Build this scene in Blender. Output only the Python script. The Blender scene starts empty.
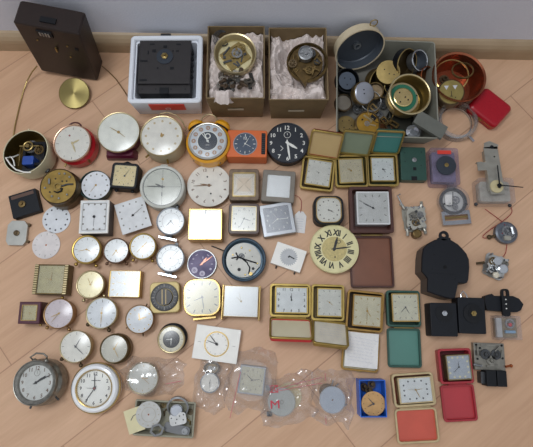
import bpy, math, random
from math import sin, cos, pi, radians, atan2, hypot
from mathutils import Matrix, Vector, noise
random.seed(7)
C = bpy.context.scene.collection
sc = bpy.context.scene

# ------------------------------------------------------------------ camera
IW, IH, FPX, PITCH, ROLL, CAMH = 533, 447, 480.0, 12.3, 1.0, 1.0
cam = bpy.data.cameras.new('camera'); co = bpy.data.objects.new('camera', cam); C.objects.link(co)
cam.sensor_fit = 'HORIZONTAL'; cam.sensor_width = 36; cam.lens = 36 * FPX / IW
cam.clip_start = 0.02
CR = Matrix.Rotation(radians(PITCH), 4, 'X') @ Matrix.Rotation(radians(ROLL), 4, 'Z')
co.matrix_world = Matrix.Translation((0, 0, CAMH)) @ CR
sc.camera = co
# ------------------------------------------------------------------ light
w = bpy.data.worlds.new('world'); sc.world = w; w.use_nodes = True
wn = w.node_tree.nodes; wl = w.node_tree.links
bg = wn['Background']
tc = wn.new('ShaderNodeTexCoord'); sx = wn.new('ShaderNodeSeparateXYZ'); wl.new(tc.outputs['Generated'], sx.inputs[0])
cr_ = wn.new('ShaderNodeValToRGB'); wl.new(sx.outputs['Z'], cr_.inputs[0])
cr_.color_ramp.elements[0].position = 0.0; cr_.color_ramp.elements[0].color = (0.36, 0.35, 0.34, 1)
cr_.color_ramp.elements[1].position = 0.9; cr_.color_ramp.elements[1].color = (0.80, 0.83, 0.88, 1)
wl.new(cr_.outputs[0], bg.inputs[0]); bg.inputs[1].default_value = 0.75
def area(name, loc, to, sx_, sy_, power, col):
    l = bpy.data.lights.new(name, 'AREA'); l.shape = 'RECTANGLE'; l.size = sx_; l.size_y = sy_; l.energy = power; l.color = col
    o = bpy.data.objects.new(name, l); C.objects.link(o); o.location = loc
    o.rotation_euler = (Vector(to) - Vector(loc)).to_track_quat('-Z', 'Y').to_euler()
    return o
area('window_daylight', (-0.42, 0.48, 2.0), (0.0, 0.05, 0), 1.1, 0.40, 20, (0.93, 0.97, 1.0))
sc.view_settings.view_transform = 'Standard'; sc.view_settings.look = 'None'
sc.view_settings.gamma = 1; sc.view_settings.use_curve_mapping = False
sc.view_settings.exposure = 0.08

# ------------------------------------------------------------------ helpers
def P(px, py, z=0.0):
    d = CR.to_3x3() @ Vector(((px - IW / 2) / FPX, (IH / 2 - py) / FPX, -1))
    t = (z - CAMH) / d.z
    return Vector((d.x * t, d.y * t, z))
def dims(px, py, z, w, h, rot=0):
    a = radians(rot); ux, uy = cos(a), -sin(a); vx, vy = -sin(a), -cos(a)
    A = P(px + ux * w / 2, py + uy * w / 2, z) - P(px - ux * w / 2, py - uy * w / 2, z)
    B = P(px + vx * h / 2, py + vy * h / 2, z) - P(px - vx * h / 2, py - vy * h / 2, z)
    return A.length, B.length, atan2(A.y, A.x)
def mpp(px, py, z):
    a, b, _ = dims(px, py, z, 2, 2); return math.sqrt(a * b) / 2
def lin(c):
    if isinstance(c, str):
        c = [int(c[i:i + 2], 16) / 255 for i in (0, 2, 4)]
    return tuple(x / 12.92 if x <= .04045 else ((x + .055) / 1.055) ** 2.4 for x in c) + (1,)
MATS = {}
def mat(name, col, rough=.5, metal=0.0, var=.12, scale=60, bump=0.0, spec=.5, coat=0.0, col2=None, alpha=1.0):
    if name in MATS: return MATS[name]
    m = bpy.data.materials.new(name); m.use_nodes = True; nt = m.node_tree; b = nt.nodes['Principled BSDF']
    b.inputs['Roughness'].default_value = rough; b.inputs['Metallic'].default_value = metal
    b.inputs['Specular IOR Level'].default_value = spec; b.inputs['Coat Weight'].default_value = coat
    b.inputs['Alpha'].default_value = alpha
    c = lin(col); c2 = lin(col2) if col2 else tuple(x * (1 - var) for x in c[:3]) + (1,)
    t = nt.nodes.new('ShaderNodeTexCoord'); n = nt.nodes.new('ShaderNodeTexNoise'); n.inputs['Scale'].default_value = scale
    n.inputs['Detail'].default_value = 4
    nt.links.new(t.outputs['Object'], n.inputs['Vector'])
    r = nt.nodes.new('ShaderNodeValToRGB'); r.color_ramp.elements[0].position = .35; r.color_ramp.elements[1].position = .65
    r.color_ramp.elements[0].color = c2; r.color_ramp.elements[1].color = c
    nt.links.new(n.outputs['Fac'], r.inputs[0]); nt.links.new(r.outputs[0], b.inputs['Base Color'])
    if bump:
        bp = nt.nodes.new('ShaderNodeBump'); bp.inputs['Strength'].default_value = bump; bp.inputs['Distance'].default_value = .001
        nt.links.new(n.outputs['Fac'], bp.inputs['Height']); nt.links.new(bp.outputs[0], b.inputs['Normal'])
    MATS[name] = m; return m
def glassmat(name, tint=(1, 1, 1), ior=1.5, rough=.03, film=0.0, filmcol=(.9, .92, .95)):
    if name in MATS: return MATS[name]
    m = bpy.data.materials.new(name); m.use_nodes = True; nt = m.node_tree; nt.nodes.remove(nt.nodes['Principled BSDF'])
    out = nt.nodes['Material Output']
    tr = nt.nodes.new('ShaderNodeBsdfTransparent'); tr.inputs[0].default_value = (*tint, 1)
    gl = nt.nodes.new('ShaderNodeBsdfGlossy'); gl.inputs['Roughness'].default_value = rough
    lw = nt.nodes.new('ShaderNodeLayerWeight'); lw.inputs[0].default_value = .5; f0 = ((ior - 1) / (ior + 1)) ** 2
    pw = nt.nodes.new('ShaderNodeMath'); pw.operation = 'POWER'; pw.inputs[1].default_value = 5; nt.links.new(lw.outputs['Facing'], pw.inputs[0])
    fr = nt.nodes.new('ShaderNodeMath'); fr.operation = 'MULTIPLY_ADD'; fr.inputs[1].default_value = 1 - f0; fr.inputs[2].default_value = f0 * 1.6; nt.links.new(pw.outputs[0], fr.inputs[0])
    mx = nt.nodes.new('ShaderNodeMixShader')
    nt.links.new(fr.outputs[0], mx.inputs[0])
    last = tr.outputs[0]
    if film:
        d0 = nt.nodes.new('ShaderNodeBsdfDiffuse'); d0.inputs[0].default_value = (*[x * .55 for x in filmcol], 1)
        d1 = nt.nodes.new('ShaderNodeBsdfTranslucent'); d1.inputs[0].default_value = (*[x * .45 for x in filmcol], 1)
        df = nt.nodes.new('ShaderNodeAddShader'); nt.links.new(d0.outputs[0], df.inputs[0]); nt.links.new(d1.outputs[0], df.inputs[1])
        m2 = nt.nodes.new('ShaderNodeMixShader'); m2.inputs[0].default_value = film
        nt.links.new(tr.outputs[0], m2.inputs[1]); nt.links.new(df.outputs[0], m2.inputs[2]); last = m2.outputs[0]
    nt.links.new(last, mx.inputs[1]); nt.links.new(gl.outputs[0], mx.inputs[2]); nt.links.new(mx.outputs[0], out.inputs[0])
    MATS[name] = m; return m

def rrect(w, h, r=0.0, n=5):
    r = max(0.0, min(r, w / 2 * .999, h / 2 * .999))
    if r <= 0: return [(w / 2, -h / 2), (w / 2, h / 2), (-w / 2, h / 2), (-w / 2, -h / 2)]
    out = []
    for cx, cy, a0 in ((w / 2 - r, h / 2 - r, 0), (-w / 2 + r, h / 2 - r, 90), (-w / 2 + r, -h / 2 + r, 180), (w / 2 - r, -h / 2 + r, 270)):
        for i in range(n + 1):
            a = radians(a0 + 90 * i / n); out.append((cx + r * cos(a), cy + r * sin(a)))
    return out
def circ(r, n=48, cx=0, cy=0, ry=None):
    ry = ry or r
    return [(cx + r * cos(2 * pi * i / n), cy + ry * sin(2 * pi * i / n)) for i in range(n)]
TXT = {}
def textgeo(s):
    if s in TXT: return TXT[s]
    cu = bpy.data.curves.new('t', 'FONT'); cu.body = s; cu.align_x = 'CENTER'; cu.align_y = 'CENTER'; cu.size = 1; cu.offset = 0 if s in ('S', 'G', 'M') else (.045 if s[0] in 'XVI' else .019); cu.resolution_u = 2
    o = bpy.data.objects.new('t', cu); C.objects.link(o); bpy.context.view_layer.update()
    me = bpy.data.meshes.new_from_object(o.evaluated_get(bpy.context.evaluated_depsgraph_get()))
    vs = [tuple(v.co) for v in me.vertices]; fs = [tuple(p.vertices) for p in me.polygons]
    ys = [v[1] for v in vs]; xs = [v[0] for v in vs]
    cy = (max(ys) + min(ys)) / 2; cx = (max(xs) + min(xs)) / 2; hh = max(ys) - min(ys)
    vs = [((v[0] - cx) / hh, (v[1] - cy) / hh, 0) for v in vs]
    bpy.data.objects.remove(o); bpy.data.curves.remove(cu); bpy.data.meshes.remove(me)
    TXT[s] = (vs, fs); return TXT[s]

class G:
    def __init__(s, T=None):
        s.v = []; s.f = []; s.m = []; s.k = []; s.T = T or Matrix.Identity(4); s.i = 0
    def add(s, vs, fs, mi=None):
        b = len(s.v); s.v += [tuple(s.T @ Vector(v)) for v in vs]
        s.k.append((b, len(s.f))); s.f += [tuple(b + k for k in f) for f in fs]; s.m += [s.i if mi is None else mi] * len(fs)
        return s
    def loft(s, loops, cap0=True, cap1=True, close=False, mi=None):
        n = len(loops[0]); vs = [p for l in loops for p in l]; fs = []
        k = len(loops); rng = range(k) if close else range(k - 1)
        for a in rng:
            b = (a + 1) % k
            for i in range(n):
                j = (i + 1) % n; fs.append((a * n + i, a * n + j, b * n + j, b * n + i))
        if not close:
            if cap0: fs.append(tuple(range(n - 1, -1, -1)))
            if cap1: fs.append(tuple((k - 1) * n + i for i in range(n)))
        return s.add(vs, fs, mi)
    def pr(s, outline, z0, z1, mi=None):
        return s.loft([[(x, y, z0) for x, y in outline], [(x, y, z1) for x, y in outline]], mi=mi)
    def rbox(s, w, h, z0, z1, r=0.0, b=0.0, cx=0, cy=0, mi=None, taper=0.0, n=5):
        def o(d, z): return [(x + cx, y + cy, z) for x, y in rrect(w - 2 * d, h - 2 * d, max(r - d, 0.00001 if r else 0), n)]
        if b: L = [o(taper + b * .6, z0), o(taper, z0 + b * .6), o(0, z1 - b), o(b * .3, z1 - b * .3), o(b, z1)]
        else: L = [o(taper, z0), o(0, z1)]
        return s.loft(L, mi=mi)
    def tray(s, w, h, z0, z1, t, r=0.0, floor=.002, taper=0.0, b=0.0, cx=0, cy=0, mi=None):
        def o(d, z): return [(x + cx, y + cy, z) for x, y in rrect(w - 2 * d, h - 2 * d, max(r - d, .00001 if r else 0))]
        L = [o(taper, z0), o(0, z1 - b)] + ([o(b, z1)] if b else []) + [o(t - b if b else t, z1)] + [o(t, z1 - b - 1e-5), o(t + taper, z0 + floor)]
        return s.loft(L, mi=mi)
    def frame(s, w, h, wi, hi, z0, z1, r=0.0, ri=0.0, b=0.0, cx=0, cy=0, icx=0, icy=0, mi=None, n=5):
        def o(W, H, R, z, x0, y0): return [(x + x0, y + y0, z) for x, y in rrect(W, H, max(R, .00002), n)]
        L = [o(w, h, r, z0, cx, cy), o(w, h, r, z1 - b, cx, cy)]
        if b: L += [o(w - 2 * b, h - 2 * b, r - b, z1, cx, cy)]
        L += [o(wi, hi, ri, z1, cx + icx, cy + icy), o(wi, hi, ri, z0, cx + icx, cy + icy)]
        return s.loft(L, close=True, mi=mi)
    def lathe(s, prof, n=48, cx=0, cy=0, cap0=True, cap1=True, close=False, mi=None, sy=1.0):
        return s.loft([[(cx + max(r, 1e-6) * cos(2 * pi * i / n), cy + sy * max(r, 1e-6) * sin(2 * pi * i / n), z) for i in range(n)] for r, z in prof], cap0, cap1, close, mi)
    def disc(s, r, z0, z1, cx=0, cy=0, n=36, mi=None): return s.lathe([(r, z0), (r, z1)], n, cx, cy, mi=mi)
    def ring(s, r0, r1, z0, z1, cx=0, cy=0, n=40, mi=None):
        return s.lathe([(r1, z0), (r1, z1), (r0, z1), (r0, z0)], n, cx, cy, close=True, mi=mi)
    def torus(s, R, r, z, cx=0, cy=0, n=40, m=8, mi=None):
        return s.lathe([(R + r * cos(2 * pi * k / m), z + r * sin(2 * pi * k / m)) for k in range(m)], n, cx, cy, close=True, mi=mi)
    def sph(s, r, cx, cy, cz, n=14, mi=None, sz=1.0):
        return s.lathe([(r * sin(pi * k / 8), cz - sz * r * cos(pi * k / 8)) for k in range(9)], n, cx, cy, mi=mi)
    def box(s, sx, sy, sz, c=(0, 0, 0), rz=0, mi=None):
        T = s.T; s.T = T @ Matrix.Translation(c) @ Matrix.Rotation(radians(rz), 4, 'Z')
        s.pr(rrect(sx, sy), -sz / 2, sz / 2, mi); s.T = T; return s
    def tube(s, pts, r, n=8, close=False, mi=None, r1=None):
        pts = [Vector(p) for p in pts]; loops = []; k = len(pts); up = Vector((0, 0, 1))
        for i, p in enumerate(pts):
            a = pts[i - 1] if (i or close) else p; b = pts[(i + 1) % k] if (i < k - 1 or close) else p
            d = (b - a).normalized(); q = up if abs(d.z) < .9 else Vector((1, 0, 0))
            u = d.cross(q).normalized(); v = d.cross(u)
            rr = r if r1 is None else r + (r1 - r) * i / (k - 1)
            loops.append([tuple(p + u * rr * cos(2 * pi * j / n) + v * rr * sin(2 * pi * j / n)) for j in range(n)])
        return s.loft(loops, close=close, mi=mi)
    def gear(s, r, z0, z1, teeth=24, cx=0, cy=0, d=.12, mi=None, hole=.5, spokes=4):
        out = []
        for i in range(teeth * 4):
            a = 2 * pi * i / (teeth * 4); rr = r if i % 4 in (0, 1) else r * (1 - d)
            out.append((cx + rr * cos(a), cy + rr * sin(a)))
        if hole:
            inn = [(cx + r * hole * 1.35 * cos(2 * pi * i / (teeth * 4)), cy + r * hole * 1.35 * sin(2 * pi * i / (teeth * 4))) for i in range(teeth * 4)]
            s.loft([[(x, y, z) for x, y in o] for o, z in ((out, z0), (out, z1), (inn, z1), (inn, z0))], close=True, mi=mi)
            for k in range(spokes): s.box(r * hole * 2.8, r * .14, (z1 - z0) * .9, (cx, cy, (z0 + z1) / 2), 180 * k / spokes + 20, mi=mi)
            s.disc(r * .24, z0, z1 + (z1 - z0), cx, cy, 14, mi)
        else:
            s.pr(out, z0, z1, mi); s.disc(r * .2, z1, z1 * 1.0 + (z1 - z0), cx, cy, 14, mi)
        return s
    def screw(s, r, cx, cy, z, mi=None): s.lathe([(r, z), (r, z + r * .5), (r * .7, z + r * .8)], 10, cx, cy, mi=mi); return s
    def text(s, t, h, cx, cy, z, rot=0, sxx=1.0, mi=None):
        vs, fs = textgeo(t); T = s.T
        s.T = T @ Matrix.Translation((cx, cy, z)) @ Matrix.Rotation(radians(rot), 4, 'Z') @ Matrix.Diagonal((h * sxx, h, 1, 1))
        s.add(vs, fs, mi); s.T = T; return s
PIECES = {'hole', 'screw', 'rib', 'lever', 'post', 'slot', 'rivet', 'reed', 'spring', 'arbor', 'side_post', 'winding_hole', 'screw_hole', 'pale_mark', 'side_lug', 'pillar', 'bridge', 'corner_post', 'bracket', 'magnet_block', 'dial_mark', 'knob_groove'}
def obj(name, g, mats, parent=None, smooth=True, label=None):
    if name in PIECES and len(g.k) > 1:           # every small piece is a part of its own
        k = g.k + [(len(g.v), len(g.f))]; o = None
        for (v0, f0), (v1, f1) in zip(k, k[1:]):
            h = G(); h.v = g.v[v0:v1]; h.f = [tuple(i - v0 for i in f) for f in g.f[f0:f1]]; h.m = g.m[f0:f1]; h.k = [(0, 0)]
            o = obj(name, h, mats, parent, smooth, label)
        return o
    me = bpy.data.meshes.new(name); me.from_pydata(g.v, [], g.f); me.update()
    for m in (mats if isinstance(mats, (list, tuple)) else [mats]): me.materials.append(m)
    me.polygons.foreach_set('material_index', g.m)
    if smooth:
        me.polygons.foreach_set('use_smooth', [True] * len(g.f))
        me.set_sharp_from_angle(angle=radians(20))
    o = bpy.data.objects.new(name, me); C.objects.link(o)
    if parent: o.parent = parent
    if label: o['label'] = label
    return o
def tag(o, label, cat, group=None):
    o['label'] = label; o['category'] = cat
    if group: o['group'] = group
    return o
def thing(name, label, cat, loc, rz=0.0, group=None, tilt=(0, 0)):
    o = bpy.data.objects.new(name, None); C.objects.link(o); o.empty_display_size = .02
    o.location = loc; o.rotation_euler = (tilt[0], tilt[1], rz); return tag(o, label, cat, group)
def struct(name, g, m):
    o = obj(name, g, m, smooth=False); o['kind'] = 'structure'; return o

# ------------------------------------------------------------------ materials
GLASS = glassmat('clock_glass', (.97, .98, .98), 1.5, .22)
GLASSF = glassmat('flat_clock_glass', (.96, .97, .97), 1.7, .25)
PLAST = glassmat('clear_bag_film', (.99, .99, .99), 1.75, .14, .15)
CLEAR = glassmat('clear_case', (.96, .96, .98), 1.4, .08, .10, (.85, .85, .88))
PURP = glassmat('lilac_clear_case', (.86, .83, .93), 1.4, .08, .14, (.55, .52, .66))
brass = mat('brass', 'A8925E', .3, .9, .25)
gold = mat('polished_gold', 'BFA267', .24, .9, .15)
pgold = mat('pale_gold', 'C4B48C', .3, .8, .12)
dbrass = mat('tarnished_brass', '7E6840', .4, .75, .45, 90)
bronze = mat('bronze', '6B5A42', .45, .7, .4, 120)
copper = mat('copper', 'B4643C', .25, .9, .3)
chrome = mat('chrome', 'BFC3C8', .18, .95, .12)
steel = mat('steel', '9A9C9E', .35, .8, .25, 150)
dsteel = mat('dark_steel', '55575A', .4, .75, .35, 120)
nickel = mat('aged_nickel', '98958C', .33, .75, .35, 100)
black = mat('black_plastic', '101318', .5, 0, .2, 120, spec=.3)
softblack = mat('matt_black_plastic', '14181F', .55, 0, .25, 300, .15, spec=.3)
brownblack = mat('dark_brown_plastic', '2A201D', .45, 0, .15, 80, spec=.35)
chargrey = mat('charcoal_plastic', '312E2F', .5, 0, .1, 80, spec=.35)
white = mat('white_enamel', 'EDEBE4', .35, 0, .05, 50)
offwhite = mat('off_white_dial', 'DCD8CE', .5, 0, .07, 80)
silverdial = mat('silvered_dial', 'D5D6D6', .4, .25, .06, 80)
cream = mat('cream_dial', 'D9CFA8', .5, 0, .07, 60)
yellowcream = mat('yellow_cream_dial', 'E3CC92', .5, 0, .08, 60)
champ = mat('champagne_dial', 'C8BFA0', .38, .45, .08, 60)
greyd = mat('grey_dial', 'A9ABA8', .5, .1, .1, 90)
ink = mat('black_ink', '16161A', .5)
browink = mat('brown_ink', '64462F', .5)
greyink = mat('grey_ink', '85827C', .5)
goldink = mat('gilt_marks', 'A98A4E', .35, .6)
whiteink = mat('white_paint', 'E6E6E0', .5)
red = mat('red_paint', 'C0242C', .3, 0, .1, coat=.3)
paper = mat('paper', 'E6E4E2', .8, 0, .06, 200)

# ------------------------------------------------------------------ dial helpers
def marks(g, r, kind, z, mi=1, ri=.82, size=.12, rot=0, skip=(), w=.04, nums=None, mi2=None):
    z += .0002
    for k in range(12):
        if k in skip: continue
        a = radians(90 - 30 * k); x, y = ri * r * cos(a), ri * r * sin(a)
        if kind == 'dots': g.disc(size * r * .5, z - .0001, z, x, y, 12, mi)
        elif kind == 'bars':
            L = size * r * (1.5 if k % 3 == 0 else 1)
            g.box(L, w * r * (1.4 if k % 3 == 0 else 1), .0002, (x, y, z), 90 - 30 * k, mi)
        elif kind == 'num': g.text(str(12 if k == 0 else k), size * r * 1.1, x, y, z, 0, 1.0, mi)
        elif kind == 'rnum': g.text(str(12 if k == 0 else k), size * r * 1.1, x, y, z, -30 * k, 1.0, mi)
        elif kind == 'rom':
            t = ['XII', 'I', 'II', 'III', 'IIII', 'V', 'VI', 'VII', 'VIII', 'IX', 'X', 'XI'][k]
            g.text(t, size * r * 1.75, x, y, z, -30 * k, .74, mi)
        elif kind == 'circ':
            g.disc(size * r, z - .0001, z, x, y, 20, mi)
            g.text(str(12 if k == 0 else k), size * r * .9, x, y, z + .0002, 0, 1, mi2)
def sqmarks(g, w, h, kind, z, mi=1, inset=.78, size=.1, wd=.03):
    z += .0002
    for k in range(12):
        a = radians(90 - 30 * k); c, s_ = cos(a), sin(a); m = max(abs(c), abs(s_)); x, y = c / m * w / 2 * inset, s_ / m * h / 2 * inset
        if kind == 'num': g.text(str(12 if k == 0 else k), size * w, x, y, z, 0, 1, mi)
        elif kind == 'bars': g.box(size * w, wd * w, .0002, (x, y, z), 90 - 30 * k, mi)
        elif kind == 'dots': g.disc(size * w * .4, z - .0001, z, x, y, 12, mi)
def hands(t, r, z, spec, m, off=(0, 0), hub=.07):
    for i, s in enumerate(spec):
        deg, L = s[0], s[1]; wd = s[2] if len(s) > 2 else .06; mm = s[3] if len(s) > 3 else m
        nm = ('hour_hand', 'minute_hand', 'second_hand', 'alarm_hand')[i]
        g = G(Matrix.Translation((off[0], off[1], z + .0006 * i)) @ Matrix.Rotation(radians(-deg), 4, 'Z'))
        W = wd * r / 2; L = L * r
        g.pr([(-W * .6, -L * .18), (W * .6, -L * .18), (W, L * .55), (W * .35, L), (-W * .35, L), (-W, L * .55)], 0, .0004)
        g.disc(hub * r, 0, .0005, 0, 0, 14)
        obj(nm, g, mm, t)
def roundclock(name, label, px, py, r, h, case, bezel, face, ik, mk=('bars',), hnd=((300, .5), (60, .7)), hm=None, rot=0, bw=.1,
               glass=True, dome=.18, feet=(), foot='ball', fm=None, body=None, cat='clock', group=None, tilt=(0, 0), z0=0.0,
               rb=.9, depth=.003, inner=None, lift=0.0, wall=True):
    loc = P(px, py, h + z0); loc.z = z0 + lift; R = r * mpp(px, py, h + z0); rz = dims(px, py, h + z0, 10, 10, rot)[2]
    t = thing(name, label, cat, loc, rz, group, tilt)
    b = R * bw
    g = G().lathe([(R * rb * .93, 0), (R * rb, .002), (R * rb, h * .55), (R * .97, h * .72), (R * .97, h - depth - .0012)] if body is None else [(a * R, q * h) for a, q in body])
    obj('case', g, case, t)
    g = G().lathe([(R * .96, h - depth - .001), (R, h - .0035), (R, h - .0012), (R - b * .4, h), (R - b * .8, h - .0003), (R - b, h - depth * .6), (R - b, h - depth - .001)], 56, close=True)
    obj('bezel', g, bezel, t)
    rd = R - b; zd = h - depth + .0002
    g = G().disc(rd, h - depth - .0012, zd, n=48)
    if inner: g.ring(rd * inner[0], rd * inner[1], zd - .0002, zd + .0001, mi=2)
    mk = dict(zip(('kind', 'size', 'ri', 'w'), mk))
    if mk['kind'] != 'none': marks(g, rd, mk['kind'], zd, 1, mk.get('ri', .82), mk.get('size', .14), w=mk.get('w', .035))
    obj('dial', g, [face, ik] + ([inner[2]] if inner else []), t)
    hands(t, rd, zd + .0006, hnd, hm or goldink)
    if glass:
        n = 7; pr = [(rd * sin(pi / 2 * k / n), h - .0006 + dome * .2 * rd * cos(pi / 2 * k / n)) for k in range(n, -1, -1)]
        pr = [(rd * .999 * (1 - k / n), h - .0006 + dome * rd * .5 * (1 - (1 - k / n) ** 2)) for k in range(n + 1)]
        obj('glass', G().lathe(pr, 48, cap0=False, cap1=False), GLASS, t)
    for fa in feet:
        a = radians(90 - fa[0]); fl = fa[1] if len(fa) > 1 else 1.12; g = G(); x, y = cos(a), sin(a)
        zz = h * .5
        g.tube([(R * .85 * x, R * .85 * y, zz), (R * fl * x, R * fl * y, zz + .002)], R * .05, 8)
        if foot == 'ball': g.sph(R * .13, R * fl * x, R * fl * y, zz + .002)
        obj('foot', g, fm or bezel, t)
    t['R'] = R; del t['R']
    return t, R, rd
def squareclock(name, label, px, py, w, h, hh, case, face, ik, rot=0, mk=('bars',), hnd=((300, .5), (60, .7)), hm=None, cr=.08, brd=.1, brdy=None,
                bz=None, cat='clock', group=None, depth=.003, glass=True, hoff=(0, 0), gm=None, hub=.07, tilt=(0, 0), bev=.0012, taper=0.0, z0=0.0, dr=.02, lift=0.0):
    loc = P(px, py, hh + z0); loc.z = z0 + lift; W, H, rz = dims(px, py, hh + z0, w, h, rot)
    t = thing(name, label, cat, loc, rz, group, tilt)
    bx = brd * W; by = (brd if brdy is None else brdy) * W; wi, hi = W - 2 * bx, H - 2 * by
    g = G().rbox(W, H, 0, hh - .0038, cr * W, bev, taper=taper); obj('case', g, case, t)
    g = G().frame(W, H, wi, hi, hh - .0042, hh, cr * W, dr * W, min(bev, bx * .4 + 1e-4)); obj('bezel', g, bz or case, t)
    zd = hh - depth + .0002
    g = G().rbox(wi, hi, hh - .0044, zd, dr * W)
    mk = dict(zip(('kind', 'size', 'inset'), mk))
    if mk['kind'] == 'roundnum': marks(g, min(wi, hi) / 2, 'num', zd, 1, mk.get('inset', .8), mk.get('size', .16))
    elif mk['kind'] == 'roundbars': marks(g, min(wi, hi) / 2, 'bars', zd, 1, mk.get('inset', .8), mk.get('size', .16))
    elif mk['kind'] == 'rounddots': marks(g, min(wi, hi) / 2, 'dots', zd, 1, mk.get('inset', .8), mk.get('size', .12))
    elif mk['kind'] != 'none': sqmarks(g, wi, hi, mk['kind'], zd, 1, mk.get('inset', .8), mk.get('size', .08))
    obj('dial', g, [face, ik], t)
    hands(t, min(wi, hi) / 2, zd + .0005, hnd, hm or goldink, hoff, hub)
    if glass: obj('glass', G().rbox(wi, hi, hh - .0009, hh - .0004, dr * W), gm or GLASS, t)
    return t, W, H
def ltree(t, px, py, z, rot=0, tiltx=0.0):
    """matrix that places geometry given at an image point, in the space of the thing t"""
    m = Matrix.Translation(t.location) @ t.rotation_euler.to_matrix().to_4x4()
    p = P(px, py, z); rz = dims(px, py, z, 10, 10, rot)[2]
    return m.inverted() @ Matrix.Translation(p) @ Matrix.Rotation(rz, 4, 'Z') @ Matrix.Rotation(radians(tiltx), 4, 'X')
# ------------------------------------------------------------------ the room
def floor_mat():
    m = bpy.data.materials.new('beech_laminate'); m.use_nodes = True; nt = m.node_tree; N = nt.nodes.new; Lk = nt.links.new; b = nt.nodes['Principled BSDF']
    b.inputs['Roughness'].default_value = .42; b.inputs['Specular IOR Level'].default_value = .35
    d = P(331, 352) - P(229, 436); ang = atan2(d.y, d.x)
    tc = N('ShaderNodeTexCoord'); mp = N('ShaderNodeMapping'); mp.vector_type = 'POINT'; mp.inputs['Rotation'].default_value = (0, 0, -ang)
    Lk(tc.outputs['Object'], mp.inputs['Vector'])
    p0 = P(265, 411); off = -(p0.x * sin(-ang) + p0.y * cos(-ang)); mp.inputs['Location'].default_value = (0, off, 0)
    br = N('ShaderNodeTexBrick'); br.offset = .37; br.inputs['Scale'].default_value = 1; br.inputs['Brick Width'].default_value = 1.2; br.inputs['Row Height'].default_value = .19
    br.inputs['Mortar Size'].default_value = .0011; br.inputs['Mortar Smooth'].default_value = .1
    br.inputs['Color1'].default_value = lin('D3AF91'); br.inputs['Color2'].default_value = lin('CCA687'); br.inputs['Mortar'].default_value = lin('B08A70')
    Lk(mp.outputs[0], br.inputs['Vector'])
    m2 = N('ShaderNodeMapping'); m2.inputs['Scale'].default_value = (1.1, 9, 1); Lk(mp.outputs[0], m2.inputs['Vector'])
    n1 = N('ShaderNodeTexNoise'); n1.inputs['Scale'].default_value = 3; n1.inputs['Detail'].default_value = 5; n1.inputs['Distortion'].default_value = 1.2; Lk(m2.outputs[0], n1.inputs['Vector'])
    m3 = N('ShaderNodeMapping'); m3.inputs['Scale'].default_value = (14, 240, 1); Lk(mp.outputs[0], m3.inputs['Vector'])
    n2 = N('ShaderNodeTexNoise'); n2.inputs['Scale'].default_value = 1; n2.inputs['Detail'].default_value = 3; Lk(m3.outputs[0], n2.inputs['Vector'])
    r1 = N('ShaderNodeValToRGB'); r1.color_ramp.elements[0].position = .3; r1.color_ramp.elements[0].color = (.90, .86, .83, 1); r1.color_ramp.elements[1].position = .68; r1.color_ramp.elements[1].color = (1.04, 1.03, 1.02, 1)
    Lk(n1.outputs['Fac'], r1.inputs[0])
    r2 = N('ShaderNodeValToRGB'); r2.color_ramp.elements[0].position = .3; r2.color_ramp.elements[0].color = (.95, .935, .92, 1); r2.color_ramp.elements[1].position = .6; r2.color_ramp.elements[1].color = (1, 1, 1, 1)
    Lk(n2.outputs['Fac'], r2.inputs[0])
    a = N('ShaderNodeMix'); a.data_type = 'RGBA'; a.blend_type = 'MULTIPLY'; a.inputs[0].default_value = 1; Lk(br.outputs['Color'], a.inputs[6]); Lk(r1.outputs[0], a.inputs[7])
    c = N('ShaderNodeMix'); c.data_type = 'RGBA'; c.blend_type = 'MULTIPLY'; c.inputs[0].default_value = 1; Lk(a.outputs[2], c.inputs[6]); Lk(r2.outputs[0], c.inputs[7])
    Lk(c.outputs[2], b.inputs['Base Color']); return m
WY = .632
struct('floor', G().box(4.4, 3.2, .05, (0, WY + .1 - 1.6, -.025)), floor_mat())
wallm = mat('wall_paint', 'D6DAE6', .85, 0, .03, 220, .5)
struct('wall_back', G().box(4.4, .1, 2.4, (0, WY + .05, 1.2)), wallm)
g = G(Matrix.Translation((-2.2, 0, 0)) @ Matrix.Rotation(pi / 2, 4, 'Y') @ Matrix.Rotation(pi / 2, 4, 'Z'))
# skirting profile as a prism along X
prof = [(WY, 0), (WY - .017, 0), (WY - .017, .030), (WY - .0155, .038), (WY - .011, .046), (WY - .005, .052), (WY, .054)]
g = G().loft([[(x, y, z) for y, z in prof] for x in (-2.2, 2.2)])
skm = mat('skirting_foil', 'AC967A', .45, 0, .10, 14, col2='9F896C')
o = struct('baseboard_back', g, skm)

# ------------------------------------------------------------------ back row
# upright movement housing against the wall
loc = P(71, 78.5, 0); W = .126
t = thing('movement_housing', 'large dark brown plastic movement housing standing upright against the wall', 'clock movement', loc + Vector((0, 0, .0065)), radians(-7), tilt=(radians(-4), radians(6)))
g = G().loft([[(x, y, z) for x, y in rrect(W - d * 2, .052 - d, .004)] for z, d in ((0.003, .002), (.006, 0), (.165, 0), (.168, .003))])
g.T = Matrix.Translation((0, .027, 0)); g.v = [tuple(Vector(v) + Vector((0, .027, 0))) for v in g.v]
obj('housing', g, brownblack, t)
g = G(); g.box(.03, .012, .004, (.0, .018, .169)); obj('hanger_tab', g, black, t)
g = G(); g.box(.030, .003, .016, (-.008, -.0005, .150)); obj('opening', g, black, t)
g = G()
for i in range(4): g.box(.0035, .003, .010, (-.016 + i * .0055, -.0018, .150))
obj('reed', g, steel, t)
g = G(); g.box(.003, .004, .014, (.002, -.002, .105), 0); obj('hand_spindle', g, brass, t)
g = G()
for x, z in ((-.03, .125), (.028, .122), (.025, .085)): g.box(.003, .002, .003, (x, -.0008, z))
obj('screw', g, brass, t); g = G().box(.006, .002, .006, (.045, -.0006, .115)); obj('hole', g, black, t)
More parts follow.
